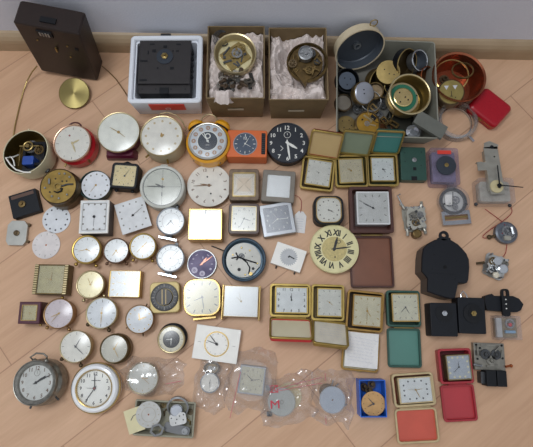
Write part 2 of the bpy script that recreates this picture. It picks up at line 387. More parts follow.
cab = mat('brown_cable', '7A5A34', .5, 0, .2)
g = G(); pts = [P(37, 66, .03), P(32, 72, .02), P(27, 81, .008), P(23, 92, .003), P(19, 108, .003), P(15, 125, .003), P(13, 138, .003)]
tag(obj('pendulum_wire', g.tube([tuple(p) for p in pts], .0014), brass, None), 'thin brass wire curving over the floor left of the dark upright housing', 'wire')
g = G(); pts = [P(102, 66, .012), P(108, 71, .005), P(116, 79, .003), P(123, 89, .003), P(130, 100, .003)]
tag(obj('cable', g.tube([tuple(p) for p in pts], .0013), cab, None), 'thin brown cable running from the dark upright housing to the white foam box', 'cable')
R = 14.8 * mpp(75, 94, .012); p = P(75, 94, .008); p.z = .0095
t = thing('pendulum_bob', 'round brushed brass pendulum bob lying in front of the dark upright housing', 'pendulum', p, 0, tilt=(radians(13), 0))
bobm = mat('brushed_brass_disc', '988A58', .38, .85, .1, 30)
nt = bobm.node_tree; tn = nt.nodes.new('ShaderNodeTangent'); tn.direction_type = 'RADIAL'; tn.axis = 'Z'
nt.links.new(tn.outputs[0], nt.nodes['Principled BSDF'].inputs['Tangent']); nt.nodes['Principled BSDF'].inputs['Anisotropic'].default_value = .85
obj('disc', G().lathe([(R * .97, 0), (R, .0015), (R, .003), (R * .96, .0042), (R * .5, .0048), (0, .005)], 64), bobm, t)

# white foam box
def openbox(name, label, cat, rim, hgt, wall, m, r=.004, taper=0.0, floor=.004, b=0.0, group=None):
    (x0, y0), (x1, y1), (x2, y2), (x3, y3) = rim            # TL TR BR BL of the rim in the photo
    q = [P(x, y, hgt) for x, y in rim]; c = (q[0] + q[1] + q[2] + q[3]) / 4; c.z = 0
    W = ((q[1] - q[0]).length + (q[2] - q[3]).length) / 2; H = ((q[0] - q[3]).length + (q[1] - q[2]).length) / 2
    d = (q[1] - q[0]) + (q[2] - q[3]); rz = atan2(d.y, d.x)
    t = thing(name, label, cat, c, rz, group)
    obj('box_body', G().tray(W, H, 0, hgt, wall, r, floor, taper, b), m, t)
    return t, W, H
foam = mat('white_foam', 'DFE3EA', .7, 0, .04, 300, .2)
t, W, H = openbox('foam_box', 'white foam box with red label holding a square black movement', 'box', [(129.5, 35.2), (201, 35.2), (203.5, 102), (128.5, 103)], .071, .0095, foam, .01, .008, .008, .002)
obj('inner_lip', G().frame(W - .019, H - .019, W - .026, H - .026, .048, .063, .008, .006), foam, t)
g = G().box(.078, .0008, .021, (.004, -H / 2 + .0012, .036)); g = G(); T = Matrix.Translation((.002, -H / 2 + .0010, .047)) @ Matrix.Rotation(radians(90 + 6.5), 4, 'X'); g.T = T
obj('red_label', g.box(.075, .034, .0008), mat('red_label', 'D63A2C', .5, 0, .03), t)
g = G(T @ Matrix.Translation((0, 0, .0008))); g.lathe([(.006, 0), (.006, .0002), (.0045, .0002), (.0045, 0)], 20, close=True, cy=-.008); obj('emblem', g, whiteink, t)
foam_t = t
# black square movement in the foam box
loc = P(164.5, 60.5, .068); loc.z = .027
Wm, Hm, rz = dims(164.5, 63, .068, 52, 47, 0)
t = thing('pendulum_movement', 'square charcoal movement with round hub sitting in the white foam box', 'clock movement', loc, rz)
g = G(Matrix.Translation((0, .003, 0))).rbox(Wm, Hm, 0, .039, .002, .001); g.i = 0
obj('housing', g, chargrey, t)
obj('front_flange', G().rbox(Wm, .020, 0, .031, .001, .001, cy=-Hm / 2 - .006), chargrey, t)
g = G()
for x, y, sx_, sy_ in ((-.038, .020, .003, .009), (-.025, .024, .008, .007), (.0, .034, .008, .006), (.028, .024, .006, .003), (.018, .024, .003, .003), (-.047, .0, .016, .004), (-.046, -.045, .016, .004), (-.015, -.017, .004, .004), (.017, -.017, .008, .006), (-.03, .040, .01, .003), (.03, .040, .01, .003)):
    g.box(sx_, sy_, .0006, (x * .95, y, .0393))
for x in (-.052, -.02, .016, .05): g.disc(.0016, .031, .0314, x * .9, -Hm / 2 - .006, 10)
obj('slot', g, black, t)
obj('hanger_tab', G().rbox(.022, .012, 0, .042, .001, .0006, cy=Hm / 2 + .003), chargrey, t)
obj('lower_tab', G().rbox(.02, .014, .0, .033, .001, .0006, cy=-Hm / 2 - .010), black, t)
g = G()
for k in range(5): g.lathe([(.004, -.003), (.004, .003)], 12, cx=Wm / 2, cy=-.03 + k * .014); 
g.v = [(v[0] + .001, v[1], v[2] + .026) for v in g.v]; obj('side_lug', g, black, t)
obj('rubber_washer', G().lathe([(.0175, .039), (.0175, .041), (.005, .0415)], 40, cy=.010), mat('dark_rubber', '2A323D', .7), t)
obj('hub', G().lathe([(.0075, .041), (.0075, .044), (.003, .045), (.003, .050)], 6, cy=.010), brass, t)

# cardboard boxes with tissue
card = mat('brown_card', '7C6848', .75, 0, .15, 40, .2)
tissue = mat('tissue_paper', 'E2D5CF', .8, 0, .10, 25, .3)
def crumple(w, h, z0, amp, seed, n=44, extra=None):
    g = G(); vs = []; fs = []
    for j in range(n + 1):
        for i in range(n + 1):
            u, v = i / n - .5, j / n - .5
            p = Vector((u * w * 17, v * h * 17, seed))
            e = min(1, (.5 - max(abs(u), abs(v))) * 12)
            a = abs(noise.noise(p)) + .6 * abs(noise.noise(p * 2.3)) + .4 * abs(noise.noise(p * 4.9)) + .25 * (1 - e)
            z = z0 + amp * (1 - 1.5 * a) 
            q = noise.noise(p * 1.3 + Vector((9, 2, 1)))
            x, y = u * w + .004 * q, v * h + .004 * noise.noise(p + Vector((1, 8, 3)))
            if extra: x, y, z = extra(x, y, z, u, v)
            vs.append((x, y, z))
    for j in range(n):
        for i in range(n): a = j * (n + 1) + i; fs.append((a, a + 1, a + n + 2, a + n + 1))
    return g.add(vs, fs)
t, W, H = openbox('cardboard_box', 'brown cardboard box holding a gilt-rimmed movement and loose metal parts', 'box', [(208, 26), (265, 26), (264.5, 98.5), (205.3, 98.5)], .101, .0022, card, .002, .006, .003, group=None)
obj('paper_strip', G().box(.034, .0006, .007, (-.002, -H / 2 + .0006, .050)), mat('pale_strip', 'B5A890', .7), t)
b1 = (t.location.copy(), t.rotation_euler.z, W, H)
def pit(cx, cy, r, dz):
    def f(x, y, z, u, v):
        d = hypot(x - cx, y - cy); k = max(0, 1 - (d / r) ** 2); z -= dz * k; z = min(z, .097)
        return x, y, max(z, .006)
    return f
tt = thing('tissue_paper', 'crumpled white tissue lining the box of the gilt-rimmed movement, spilling over its front edge', 'paper', b1[0], b1[1])
def ex1(x, y, z, u, v):
    d = hypot(x, y - .03); z -= .014 * max(0, 1 - (d / .055) ** 2)
    k = max(0, 1 - ((u + .22) / .20) ** 2); e = max(0, -v - .36) / .14
    z = min(z, .098)
    if k > 0 and e > 0: z += .026 * min(1, e * 2.2) * min(1, k * 1.5) - .0 ; y -= .013 * e * min(1, k * 1.3); z -= .03 * max(0, e - .55) * k
    return x, y, max(z, .006)
obj('tissue_sheet', crumple(W - .008, H - .008, .077, .022, 3.1, 60, ex1), tissue, tt)
t, W, H = openbox('cardboard_box', 'brown cardboard box lined with tissue holding an upturned dark brass movement', 'box', [(268.8, 27.6), (328.3, 27.6), (327, 100), (268.6, 100)], .101, .0022, card, .002, .006, .003)
obj('paper_strip', G().box(.034, .0006, .007, (-.002, -H / 2 + .0006, .050)), mat('pale_strip', 'B5A890', .7), t)
b2 = (t.location.copy(), t.rotation_euler.z, W, H)
tt = thing('tissue_paper', 'crumpled tissue around the upturned dark brass movement in its cardboard box', 'paper', b2[0], b2[1])
obj('tissue_sheet', crumple(W - .008, H - .008, .079, .024, 8.4, 60, pit(.010, .016, .060, .038)), tissue, tt)

def movement_top(g, R, z, seed=1):
    rnd = random.Random(seed)
    return g
# gilt rimmed movement in first box
p = P(234.6, 52, .112); R = 20.5 * mpp(234.6, 52, .112); p.z = .086
t = thing('clock_movement', 'round movement in a wide polished gilt rim lying on tissue in the cardboard box', 'clock movement', p, 0, tilt=(radians(4), radians(2)))
obj('rim', G().lathe([(R * .9, .002), (R * .98, .008), (R, .022), (R * .99, .025), (R * .93, .024), (R * .80, .014), (R * .80, .010), (R * .85, .006)], 56, close=True), pgold, t)
g = G(); g.disc(R * .84, .004, .009); obj('back_plate', g, mat('inner_brass', 'D6CBA0', .4, .8, .2), t)
g = G(); g.T = Matrix.Rotation(radians(38), 4, 'Z'); g.rbox(R * 1.15, R * .98, .009, .0125, .002, .0004); obj('movement_plate', g, brass, t)
for gx, gy, gr in ((.05, .30, .22), (.28, .42, .2), (-.05, .05, .2), (.08, .12, .26)):
    obj('gear', G().gear(gr * R, .013 + gr * .008, .0145 + gr * .008, 22, gx * R, gy * R, mi=0), brass if gr < .25 else steel, t)
g = G()
for x, y, l, w_, a in ((-.42, .22, .5, .07, 55), (-.35, -.30, .42, .09, 20), (.05, -.45, .3, .08, -30), (.32, -.12, .35, .06, 80), (.15, -.38, .25, .08, -50), (-.5, -.1, .12, .12, 0), (.45, .1, .14, .1, 30)):
    g.box(l * R, w_ * R, .002, (x * R, y * R, .0136), a)
obj('lever', g, dsteel, t)
# loose metal pieces
mets = [mat('grey_scrap', '4A4845', .45, .7, .4, 80), mat('brown_scrap', '6A5847', .5, .5, .4, 80), mat('pale_scrap', '8C867E', .4, .8, .3, 80)]
rnd = random.Random(5); protos = []
for k in range(3):
    g = G(); 
    if k == 0: g.rbox(.020, .008, 0, .003, .002, .0006); g.lathe([(.003, .003), (.003, .006)], 12, cx=-.005)
    if k == 1: g.tube([(-.008, 0, .003), (.008, 0, .003)], .003, 10); g.gear(.005, .001, .0055, 12, .006, 0)
    if k == 2: g.frame(.018, .012, .011, .006, 0, .003, .003, .002); g.box(.01, .002, .002, (0, 0, .0035), 30)
    protos.append((g, mets[k]))
first = {}
spots = []
for i in range(30):
    k = i % 3; px = 221 + rnd.random() * 31; py = 74 + rnd.random() * 15 - (4 if px > 235 else 0); z = .090 + .010 * rnd.random()
    q = P(px, py, z + .004); q.z = z
    if k not in first:
        o = obj('metal_part', protos[k][0], protos[k][1]); first[k] = o
    else: o = first[k].copy(); C.objects.link(o)
    o.location = q; o.rotation_euler = (rnd.uniform(-.5, .5), rnd.uniform(-.5, .5), rnd.random() * 6.28)
    tag(o, ['dark grey flat lug with a short post in the heap below the gilt-rimmed movement', 'brown spindle with a small wheel in the heap below the gilt-rimmed movement', 'pale square metal link in the heap below the gilt-rimmed movement'][k], 'metal part', 'loose metal parts in the cardboard box')
# coil of wire in first box
p = P(221, 38, .095)
g = G()
for k in range(4):
    g.tube([(p.x + .004 * k * .5 + (.017 - .0015 * k) * cos(a * .4), p.y - .002 * k + (.019 - .001 * k) * sin(a * .4), .094 + .0025 * k) for a in range(3, 15)], .0009, 6)
tag(obj('spring_coil', g, dsteel), 'dark coiled spring steel in the upper left of the cardboard box of the gilt-rimmed movement', 'spring')
# dark movement in second box
p = P(305, 60, .112); s = mpp(305, 58, .112); R = 19.5 * s; p.z = .090
t = thing('clock_movement', 'upturned tarnished brass movement with grey winding drum nested in tissue', 'clock movement', p, 0, tilt=(radians(6), radians(-3)))
obj('mounting_ring', G().lathe([(R * .92, .003), (R * 1.0, .004), (R * 1.02, .012), (R * .93, .016), (R * .88, .012)], 50, cx=.35 * s * 8, cy=.002, close=True), dbrass, t)
g = G(); g.disc(R * .86, .002, .010, .002, .001); g.pr([(-R * .55, -R * .4), (R * .2, -R * .85), (R * .05, -R * 1.25), (-R * .35, -R * .7)], .002, .018); obj('back_plate', g, mat('dark_brass', '5E4A28', .45, .7, .5, 90), t)
rnd = random.Random(3)
for k in range(7):
    a = rnd.random() * 6.28; rr = rnd.uniform(.25, .7) * R; obj('gear', G().gear(rnd.uniform(.14, .26) * R, .012 + k * .001, .0135 + k * .001, 20, rr * cos(a), rr * sin(a)), [bronze, dbrass, dsteel][k % 3], t)
g = G()
for k in range(9):
    a = rnd.random() * 6.28; rr = rnd.uniform(.2, .8) * R; g.box(rnd.uniform(.2, .5) * R, .002, .003, (rr * cos(a), rr * sin(a), .017), rnd.random() * 180)
obj('lever', g, [dbrass], t)
g = G().lathe([(R * .36, .012), (R * .36, .026), (R * .30, .027), (R * .30, .024), (R * .1, .024), (R * .1, .028)], 36, cx=.06 * R, cy=.38 * R)
for k in range(8): g.box(R * .03, R * .16, .002, (.06 * R + .2 * R * cos(k * .785), .38 * R + .2 * R * sin(k * .785), .0245), k * 45 + 90)
obj('winding_drum', g, steel, t)

# ------------------------------------------------------------------ grey storage box with parts
stor = mat('grey_green_board', '8B8A7E', .65, 0, .08, 30)
t, W, H = openbox('storage_box', 'large grey-green open box full of clock cases and movements', 'box', [(335.5, 39.5), (433, 40.5), (441.5, 140), (337, 134)], .060, .0025, stor, .008, .012, .003)
BX = t
lin_ = obj('inner_sheet', G().rbox(W - .03, H - .03, .003, .0045, .006), mat('grey_lining', '77756E', .7, 0, .15, 40), t)
def at(name, label, cat, px, py, z, top, tilt=(0, 0), rot=0, group=None):
    q = P(px, py, top); q.z = z; return thing(name, label, cat, q, dims(px, py, top, 10, 10, rot)[2], group, tilt)
def cup(name, label, px, py, r, z, d, mout, minn, tilt, wallt=.0012, lip=None, group=None, cat='clock case', floor=True):
    s = mpp(px, py, z + d); R = r * s; t = at(name, label, cat, px, py, z, z + d, tilt)
    obj('shell', G().lathe([(R * .93, 0), (R * .98, d * .2), (R, d), (R - wallt, d), (R * .98 - wallt, d * .22), (R * .9, wallt), (0, wallt)], 48, cap1=False), mout, t)
    if minn: obj('lining', G().lathe([(R - wallt - .0002, d - .001), (R * .975 - wallt, d * .2), (R * .89, wallt + .0004), (0, wallt + .0005)], 48, cap0=False, cap1=True), minn, t)
    if lip: obj('rim', G().torus(R, lip[0], d, m=8), lip[1], t)
    return t, R
# big cream tin case, tilted towards the viewer, resting on the box corner
tin_out = mat('cream_tin', 'CFC0A2', .45, 0, .08); tin_in = mat('blue_grey_tin', '4C535C', .4, .2, .12, 30)
c = P(360, 50.5, .076); R = 24.3 * mpp(360, 52, .076); D = .024
M = Matrix.Rotation(radians(14), 4, 'Z') @ Matrix.Rotation(radians(75), 4, 'X')
tt = thing('clock_case', 'big cream tin clock case with blue-grey inside standing on edge in the storage box', 'clock case', c - (M.to_3x3() @ Vector((0, 0, D))))
tt.rotation_euler = M.to_euler(); wt = .0012
obj('shell', G().lathe([(R * .90, 0), (R * .955, .003), (R * .97, D - .004), (R, D - .002), (R, D), (R * .97 - wt, D), (R * .955 - wt, .004), (R * .9, wt), (0, wt)], 56, cap1=False), tin_out, tt)
obj('lining', G().lathe([(R * .968 - wt, D - .0008), (R * .952 - wt, .0042), (R * .9, wt + .0004), (0, wt + .0005)], 56, cap0=False), tin_in, tt)
obj('centre_boss', G().lathe([(.009, .002), (.008, .008), (.005, .008), (.005, .003)], 24, close=True, cy=-.004), mat('boss_metal', '8E959B', .35, .6), tt)
obj('hanging_loop', G().tube([(R * .50 + .008 * cos(a * .52), R * .84 + .007 + .008 * sin(a * .52), .010) for a in range(12)], .0012, 8, True), brass, tt)
# black case with blue-grey plate
tt, R = cup('clock_case', 'black round case with slate back plate at the left edge of the storage box', 346.5, 78, 11.5, .030, .020, black, None, (radians(14), radians(8)))
g = G().disc(R * .72, .014, .0165); obj('back_plate', g, mat('slate_plate', '4E5866', .45, .2), tt)
g = G(); [g.disc(.0016, .0165, .017, x, y, 10) for x, y in ((-.006, .005), (.007, .004), (.0, -.009))]; obj('hole', g, black, tt)
# silver oval disc movement
tt = at('clock_movement', 'brass-cased movement with pale silver dust cover leaning in the storage box', 'clock movement', 362, 89, .030, .055, (radians(16), radians(22)), 0)
R = 10.8 * mpp(362, 89, .055)
obj('case', G().lathe([(R * .9, 0), (R * 1.05, .004), (R * 1.05, .017), (R * .95, .018)], 40), dbrass, tt)
g = G().lathe([(R * .96, .018), (R * .98, .0195), (R * .9, .021), (0, .0215)], 40); obj('dust_cover', g, mat('pale_silver', 'A9ADB8', .35, .6, .1), tt)
g = G(); [g.disc(.0016, .0213, .0218, x, y, 10) for x, y in ((-.004, .006), (-.002, -.002))]; obj('hole', g, black, tt)
# brass drum
tt = at('clock_movement', 'round brass drum lying near the centre back of the storage box', 'clock movement', 390, 68, .028, .060, (radians(14), radians(-6)))
R = 11.5 * mpp(390, 68, .055)
g = G().lathe([(R, 0), (R, .026), (R * .96, .028), (0, .0285)], 44); obj('drum', g, brass, tt)
g = G(); [g.disc(.0014, .0284, .0288, x, y, 10) for x, y in ((.002, -.004), (-.008, .006), (.012, -.006))]; obj('hole', g, black, tt)
# black/gold bezel cup
tt, R = cup('clock_case', 'black round case with gilt edge tipped on its side in the storage box', 403, 58, 13, .045, .018, black, mat('dark_gold_inside', '54452C', .4, .6), (radians(30), radians(40)), .0015, (.0012, brass))
tt, R = cup('clock_case', 'grey metal case with bright chrome rim at the back right of the storage box', 416, 57.5, 9.5, .040, .020, steel, mat('slate_inside', '5A6068', .4, .4), (radians(15), radians(28)), .0015, (.0018, chrome))
tt, R = cup('clock_case', 'copper-brown case tilted against the right wall of the storage box', 424.5, 73, 8.5, .026, .016, mat('brown_copper', '6E4426', .35, .7), None, (radians(18), radians(30)), .0012, (.0012, copper))
tt, R = cup('clock_case', 'dull brass case standing half open behind the gilt case of the storage box', 375, 78, 13, .018, .018, dbrass, mat('dark_brass_inside', '463823', .4, .7), (radians(28), radians(40)), .0012, (.0013, brass))
tt, R = cup('clock_case', 'brownish pewter case in the left front part of the storage box', 343, 102, 8.5, .020, .014, bronze, None, (radians(4), radians(6)))
obj('cover', G().lathe([(R * .9, .010), (R * .85, .013), (0, .0135)], 36), mat('pewter', '7E776C', .45, .5, .2), tt)
tt, R = cup('clock_case', 'bronze cap lying behind the pale silver dust cover in the storage box', 376, 90, 8, .026, .010, bronze, None, (radians(10), radians(-14)), .0012, (.0011, dbrass))
tt, R = cup('clock_case', 'small dark pewter case between the brass drum and the green-ringed case', 391, 84, 7.5, .022, .014, dsteel, None, (radians(20), radians(10)), .0012, (.0010, brass))
tt, R = cup('clock_case', 'shallow brown metal cap at the right front floor of the storage box', 384, 128, 8, .008, .008, mat('brown_copper', '6E4426', .35, .7), None, (radians(4), 0), .0012)
# brass plate disc
tt = at('back_plate', 'flat brass disc with dark holes at the front left corner of the storage box', 'clock part', 346.5, 124, .010, .020, (0, radians(4)))
R = 9.5 * mpp(346.5, 124, .02); obj('disc', G().lathe([(R, 0), (R, .006), (R * .95, .007), (0, .0075)], 40), brass, tt)
g = G(); [g.disc(.0013, .0074, .0078, x, y, 10) for x, y in ((-.009, .008), (.006, .01), (-.006, -.007), (.006, -.010), (.011, -.002))]; obj('hole', g, black, tt)
# gold movement
tt = at('clock_movement', 'round golden movement in dark case at the front of the storage box', 'clock movement', 367.5, 122, .006, .030, (radians(4), radians(4)))
R = 12.2 * mpp(367.5, 122, .03); obj('case', G().lathe([(R * .95, 0), (R, .004), (R, .022), (R * .93, .022), (R * .93, .018)], 44), bronze, tt)
obj('movement_plate', G().disc(R * .9, .016, .0205), mat('yellow_brass', 'C49A42', .3, .8, .2), tt)
obj('gear', G().gear(R * .22, .0205, .022, 18, -.002, -.001), steel, tt)
g = G().box(R * .7, R * .16, .002, (-.001, .012, .0215), -35); g.box(R * .4, R * .14, .002, (.008, .006, .0215), 60); g.box(R * .5, R * .1, .002, (.010, -.004, .0215), -10); obj('bridge', g, pgold, tt)
g = G().box(R * .5, R * .35, .0015, (.012, .013, .021), -40); g.disc(.002, .0205, .0215, -.012, .008); obj('opening', g, black, tt)
# big brass case with green ring
tt = at('clock_case', 'wide polished brass case with green ring and gold plate inside the storage box', 'clock case', 409, 92, .026, .072, (radians(5), radians(3)))
s = mpp(409, 92, .075); R = 20.5 * s
obj('shell', G().lathe([(R * .86, .004), (R * .92, .012), (R * .94, .038), (R * 1.0, .042), (R * 1.0, .045), (R * .9, .045), (R * .88, .014), (R * .8, .006), (0, .005)], 56, cap1=False), mat('case_brass', 'A8925A', .3, .85, .25), tt)
obj('rim', G().torus(R * .965, .0022, .044, n=56), pgold, tt)
cx, cy = -.010, -.002
obj('plate_ring', G().lathe([(R * .76, .014), (R * .76, .028), (R * .6, .028), (R * .58, .014)], 48, cx=cx, cy=cy, close=True), pgold, tt)
obj('green_ring', G().lathe([(R * .66, .018), (R * .66, .0295), (R * .42, .0285), (R * .42, .018)], 48, cx=cx, cy=cy, close=True), mat('green_enamel', '1E6B50', .35), tt)
g = G().lathe([(R * .46, .020), (R * .46, .032), (R * .42, .0328), (0, .033)], 40, cx=cx, cy=cy); obj('movement_plate', g, mat('gold_plate', 'D8C48A', .25, .85, .15), tt)
g = G(); [g.disc(.0017, .0328, .0335, cx + x, cy + y, 10) for x, y in ((-.008, .010), (-.007, -.011), (.004, .0), (.010, -.006))]; g.disc(.0018, .0282, .0288, R * .68 + cx, .004); obj('hole', g, black, tt)
# brass rings
for px, py, r, m, lb in ((381, 110, 13, dbrass, 'thin golden wire ring lying in the middle of the storage box'), (371, 101, 10, steel, 'thin grey wire ring behind the golden ring of the storage box')):
    s = mpp(px, py, .04); q = P(px, py, .036 if m is dbrass else .032)
    o = obj('bezel_ring', G().torus(r * s, .0011, 0), m); o.location = q; o.rotation_euler = (radians(8), radians(5), 0); tag(o, lb, 'ring')
for i, (px, py) in enumerate(((383, 103), (391, 112), (385, 121), (379, 114), (397, 104), (374, 108), (358, 108), (362, 104), (394, 124))):
    q = P(px, py, .02); q.z = .012 + .003 * (i % 3); s = mpp(px, py, .02); g = G()
    if i % 3 == 0: g.gear(.011, 0, .0025, 24)
    elif i % 3 == 1: g.tube([(-.014, -.004, .002), (0, .003, .002), (.013, .001, .002)], .0018)
    else: g.frame(.022, .012, .014, .006, 0, .003, .002, .001)
    o = obj('metal_part', g, [steel, nickel, dbrass][i % 3]); o.location = q; o.rotation_euler = (.2 * (i % 2), .1, i * 1.1)
    tag(o, ['toothed steel wheel among the small parts under the wire rings of the storage box', 'short bent nickel rod among the small parts in the storage box', 'small open brass link among the small parts in the storage box'][i % 3], 'metal part', 'loose metal parts in the storage box')
# dark oval, flap, chrome lens
tt, R = cup('clock_case', 'dark olive metal cap at the front right of the storage box', 400, 121, 14, .010, .012, mat('dark_olive', '3C3C34', .4, .5), None, (radians(4), 0), .0015)
o = obj('glass_lens', G().lathe([(.016, 0), (.016, .002), (.010, .006), (0, .0075)], 32), mat('lens_silver', 'D5DAE2', .08, .7)); o.location = P(414, 131, .03) ; o.location.z = .024
tag(o, 'small bright domed glass lens behind the front wall of the storage box', 'lens')
q = P(431, 124, .066); q.z = .0625
tt = thing('metal_plate', 'grey sheet metal plate lying across the front right corner of the storage box', 'metal plate', q, radians(-31), tilt=(0, radians(3)))
obj('sheet', G().rbox(.068, .030, 0, .002, .002), mat('grey_sheet', '6E7069', .5, .3, .1), tt)
obj('fold', G().box(.068, .002, .008, (0, -.0155, -.001)), mat('grey_sheet', '6E7069', .5), tt)

# ------------------------------------------------------------------ copper pot
s = mpp(460, 77, .06); R = 25.5 * s; q = P(459.5, 76, .06); q.z = .0
t = thing('copper_pot', 'round copper pot holding a movement and brass rings right of the storage box', 'pot', q)
obj('bowl', G().lathe([(R * .78, 0), (R * .82, .003), (R * .97, .052), (R * 1.02, .058), (R * 1.0, .060), (R * .94, .057), (R * .92, .050), (R * .77, .006), (0, .005)], 64, cap1=False), mat('pot_copper', 'A9664A', .25, .9, .25, 30), t)
obj('ridge', G().torus(R * .945, .0016, .050, n=64), copper, t)
tt = at('clock_movement', 'round olive brass movement with two pale marks sitting in the copper pot', 'clock movement', 453.5, 88.5, .020, .058, (radians(10), radians(-6)))
R2 = 12.5 * mpp(454.5, 89.5, .05)
obj('case', G().lathe([(R2 * .95, 0), (R2, .003), (R2, .032), (R2 * .92, .034)], 44), bronze, tt)
g = G().disc(R2 * .9, .032, .0348); obj('movement_plate', g, mat('olive_brass', '9C8C54', .35, .7, .25, 60), tt)
g = G()
for x, y, a in ((-.010, .010, 20), (.008, .010, -20)): g.pr([(x - .005, y + .004), (x + .005, y + .004), (x, y - .005)], .0348, .0353)
obj('pale_mark', g, mat('pale_film', 'C9C9CE', .4), tt)
g = G().box(.001, .012, .0006, (.0, -.004, .0352)); g.box(.006, .001, .0006, (.0, -.009, .0352)); g.disc(.0012, .0348, .0355, .008, -.012); obj('hand_arbor', g, black, tt)
for px, py, r, z, m, lb in ((462.5, 71, 10, .056, dbrass, 'narrow old brass bezel ring standing over the movement in the copper pot'), (451, 76, 16, .046, gold, 'wide yellow brass ring lying inside the copper pot')):
    sg = mpp(px, py, z); o = obj('bezel_ring', G().lathe([(r * sg, 0), (r * sg, .003), (r * sg - .0025, .0035), (r * sg - .0025, 0)], 48, close=True), m)
    o.location = P(px, py, z); o.rotation_euler = (radians(-14 if r < 12 else 6), radians(-10), 0); tag(o, lb, 'ring')
for px, py, z, lb in ((444, 80, .03, 'small brass gear cluster at the left inside the copper pot'),):
    o = obj('gear_cluster', G().gear(.011, 0, .003, 20).gear(.006, .003, .009, 12), bronze); o.location = P(px, py, z); tag(o, lb, 'gear')
# clear bezel ring with chrome band
s = mpp(457, 120, .02); R = 19 * s; q = P(457.5, 120.5, .018); q.z = 0
t = thing('bezel_ring', 'clear round glass ring with chrome band lying below the copper pot', 'ring', q)
obj('glass_wall', G().lathe([(R, 0), (R * 1.03, .010), (R, .022), (R * .84, .024), (R * .83, .022), (R * .95, .018), (R * .97, .002)], 56, close=True), glassmat('smoky_ring', (.90, .90, .90), 1.5, .1, .2, (.6, .6, .6)), t)
obj('chrome_band', G().lathe([(R * .86, .001), (R * .86, .007), (R * .80, .008), (R * .80, .001)], 56, close=True), chrome, t)
obj('clip', G().box(.014, .005, .004, (R * .78, -R * .86, .004), -50), chrome, t)
# red case
s = .02; q = P(491, 106.5, .026); W, H, rz = dims(491, 106.5, .026, 34, 30, -38); q.z = 0
W, H = .0765, .066
t = thing('travel_clock_case', 'closed glossy red leather travel clock case near the wall at the right', 'clock case', q, radians(-42))
redl = mat('red_leather', 'A80F22', .32, 0, .12, 300, .08, spec=.4)
obj('lower_shell', G().rbox(W, H, 0, .013, .010, .002, taper=.002), redl, t)
obj('lid', G().loft([[(x, y, z) for x, y in rrect(W - 2 * d, H - 2 * d, .010)] for z, d in ((.0136, .0006), (.020, 0), (.0245, .0018), (.0270, .005), (.0278, .010))]), redl, t)
obj('seam', G().rbox(W - .001, H - .001, .0125, .0142, .010), gold, t)
obj('clasp', G().rbox(.010, .003, .009, .018, .001, cx=0, cy=-H / 2), gold, t)
# ------------------------------------------------------------------ second row
def wireloop(t, pts, r, m, name='handle'): return obj(name, G().tube(pts, r, 8), m, t)
def arc(cx, cy, rx, ry, a0, a1, z0, z1=None, n=14):
    z1 = z0 if z1 is None else z1
    return [(cx + rx * cos(radians(a0 + (a1 - a0) * i / n)), cy + ry * sin(radians(a0 + (a1 - a0) * i / n)), z0 + (z1 - z0) * sin(pi * i / n)) for i in range(n + 1)]
# cream can
canm = mat('cream_can', 'CFC7A6', .4, 0, .06)
t = at('clock_case', 'cream round can at the far left holding a movement with a blue coil', 'clock case', 28, 153, 0, .042, (radians(-3), radians(-6)), 0)
t.location.z = .0035
R = 22.8 * mpp(28, 153, .042)
obj('shell', G().lathe([(R * .9, 0), (R * .96, .003), (R, .030), (R, .042), (R * .965, .042), (R * .955, .030), (R * .9, .004), (0, .004)], 60, cap1=False), canm, t)
obj('lining', G().lathe([(R * .962, .0405), (R * .953, .030), (R * .895, .0045), (0, .0046)], 60, cap0=False), mat('olive_brass_lining', '6C5A30', .3, .8, .2), t)
obj('stem', G().tube([(-.003, R * .98, .036), (-.003, R * 1.1, .036)], .0022), canm, t)
g = G().rbox(.050, .056, .006, .014, .004, .001, .004, -.002); obj('movement_plate', g, dsteel, t)
g = G(); g.frame(.040, .044, .030, .034, .014, .030, .004, .003, cx=.006); obj('movement_frame', g, black, t)
obj('coil', G().rbox(.020, .016, .012, .036, .003, .001, .000, -.014), mat('blue_coil', '2C4FA0', .35), t)
obj('gear', G().gear(.012, .026, .028, 22, -.002, .014), steel, t)
obj('gear', G().gear(.009, .030, .032, 18, .016, .006), dbrass, t)
g = G().torus(.008, .0018, .034, -.004, .013); g.tube([(-.020, .014, .033), (.016, .013, .033)], .0014); g.disc(.0035, .028, .037, -.004, .013, 14); obj('brass_lever', g, brass, t)
g = G().tube([(-.024, -.018, .02), (-.019, 0, .03), (-.022, .014, .024)], .0018); g.tube([(.01, -.026, .02), (.024, -.016, .03), (.022, .01, .02)], .0018); obj('spring', g, dbrass, t)
obj('white_wire', G().tube([(-.030, .004, .018), (-.034, -.006, .030), (-.040, -.014, .044), (-.026, -.030, .046), (-.012, -.042, .046), (.006, -.048, .046), (.018, -.047, .040)], .0016), white, t)
for c_ in list(t.children):
    if c_.name.split('.')[0] in ('movement_plate', 'movement_frame', 'coil', 'gear', 'brass_lever', 'spring'): c_.scale = (1.22, 1.22, 1.0); c_.location = (.004, 0, 0)
obj('white_wire', G().tube([(-.034, -.010, .040), (-.026, -.014, .046), (-.020, -.022, .046), (-.016, -.034, .046)], .0013), white, t)

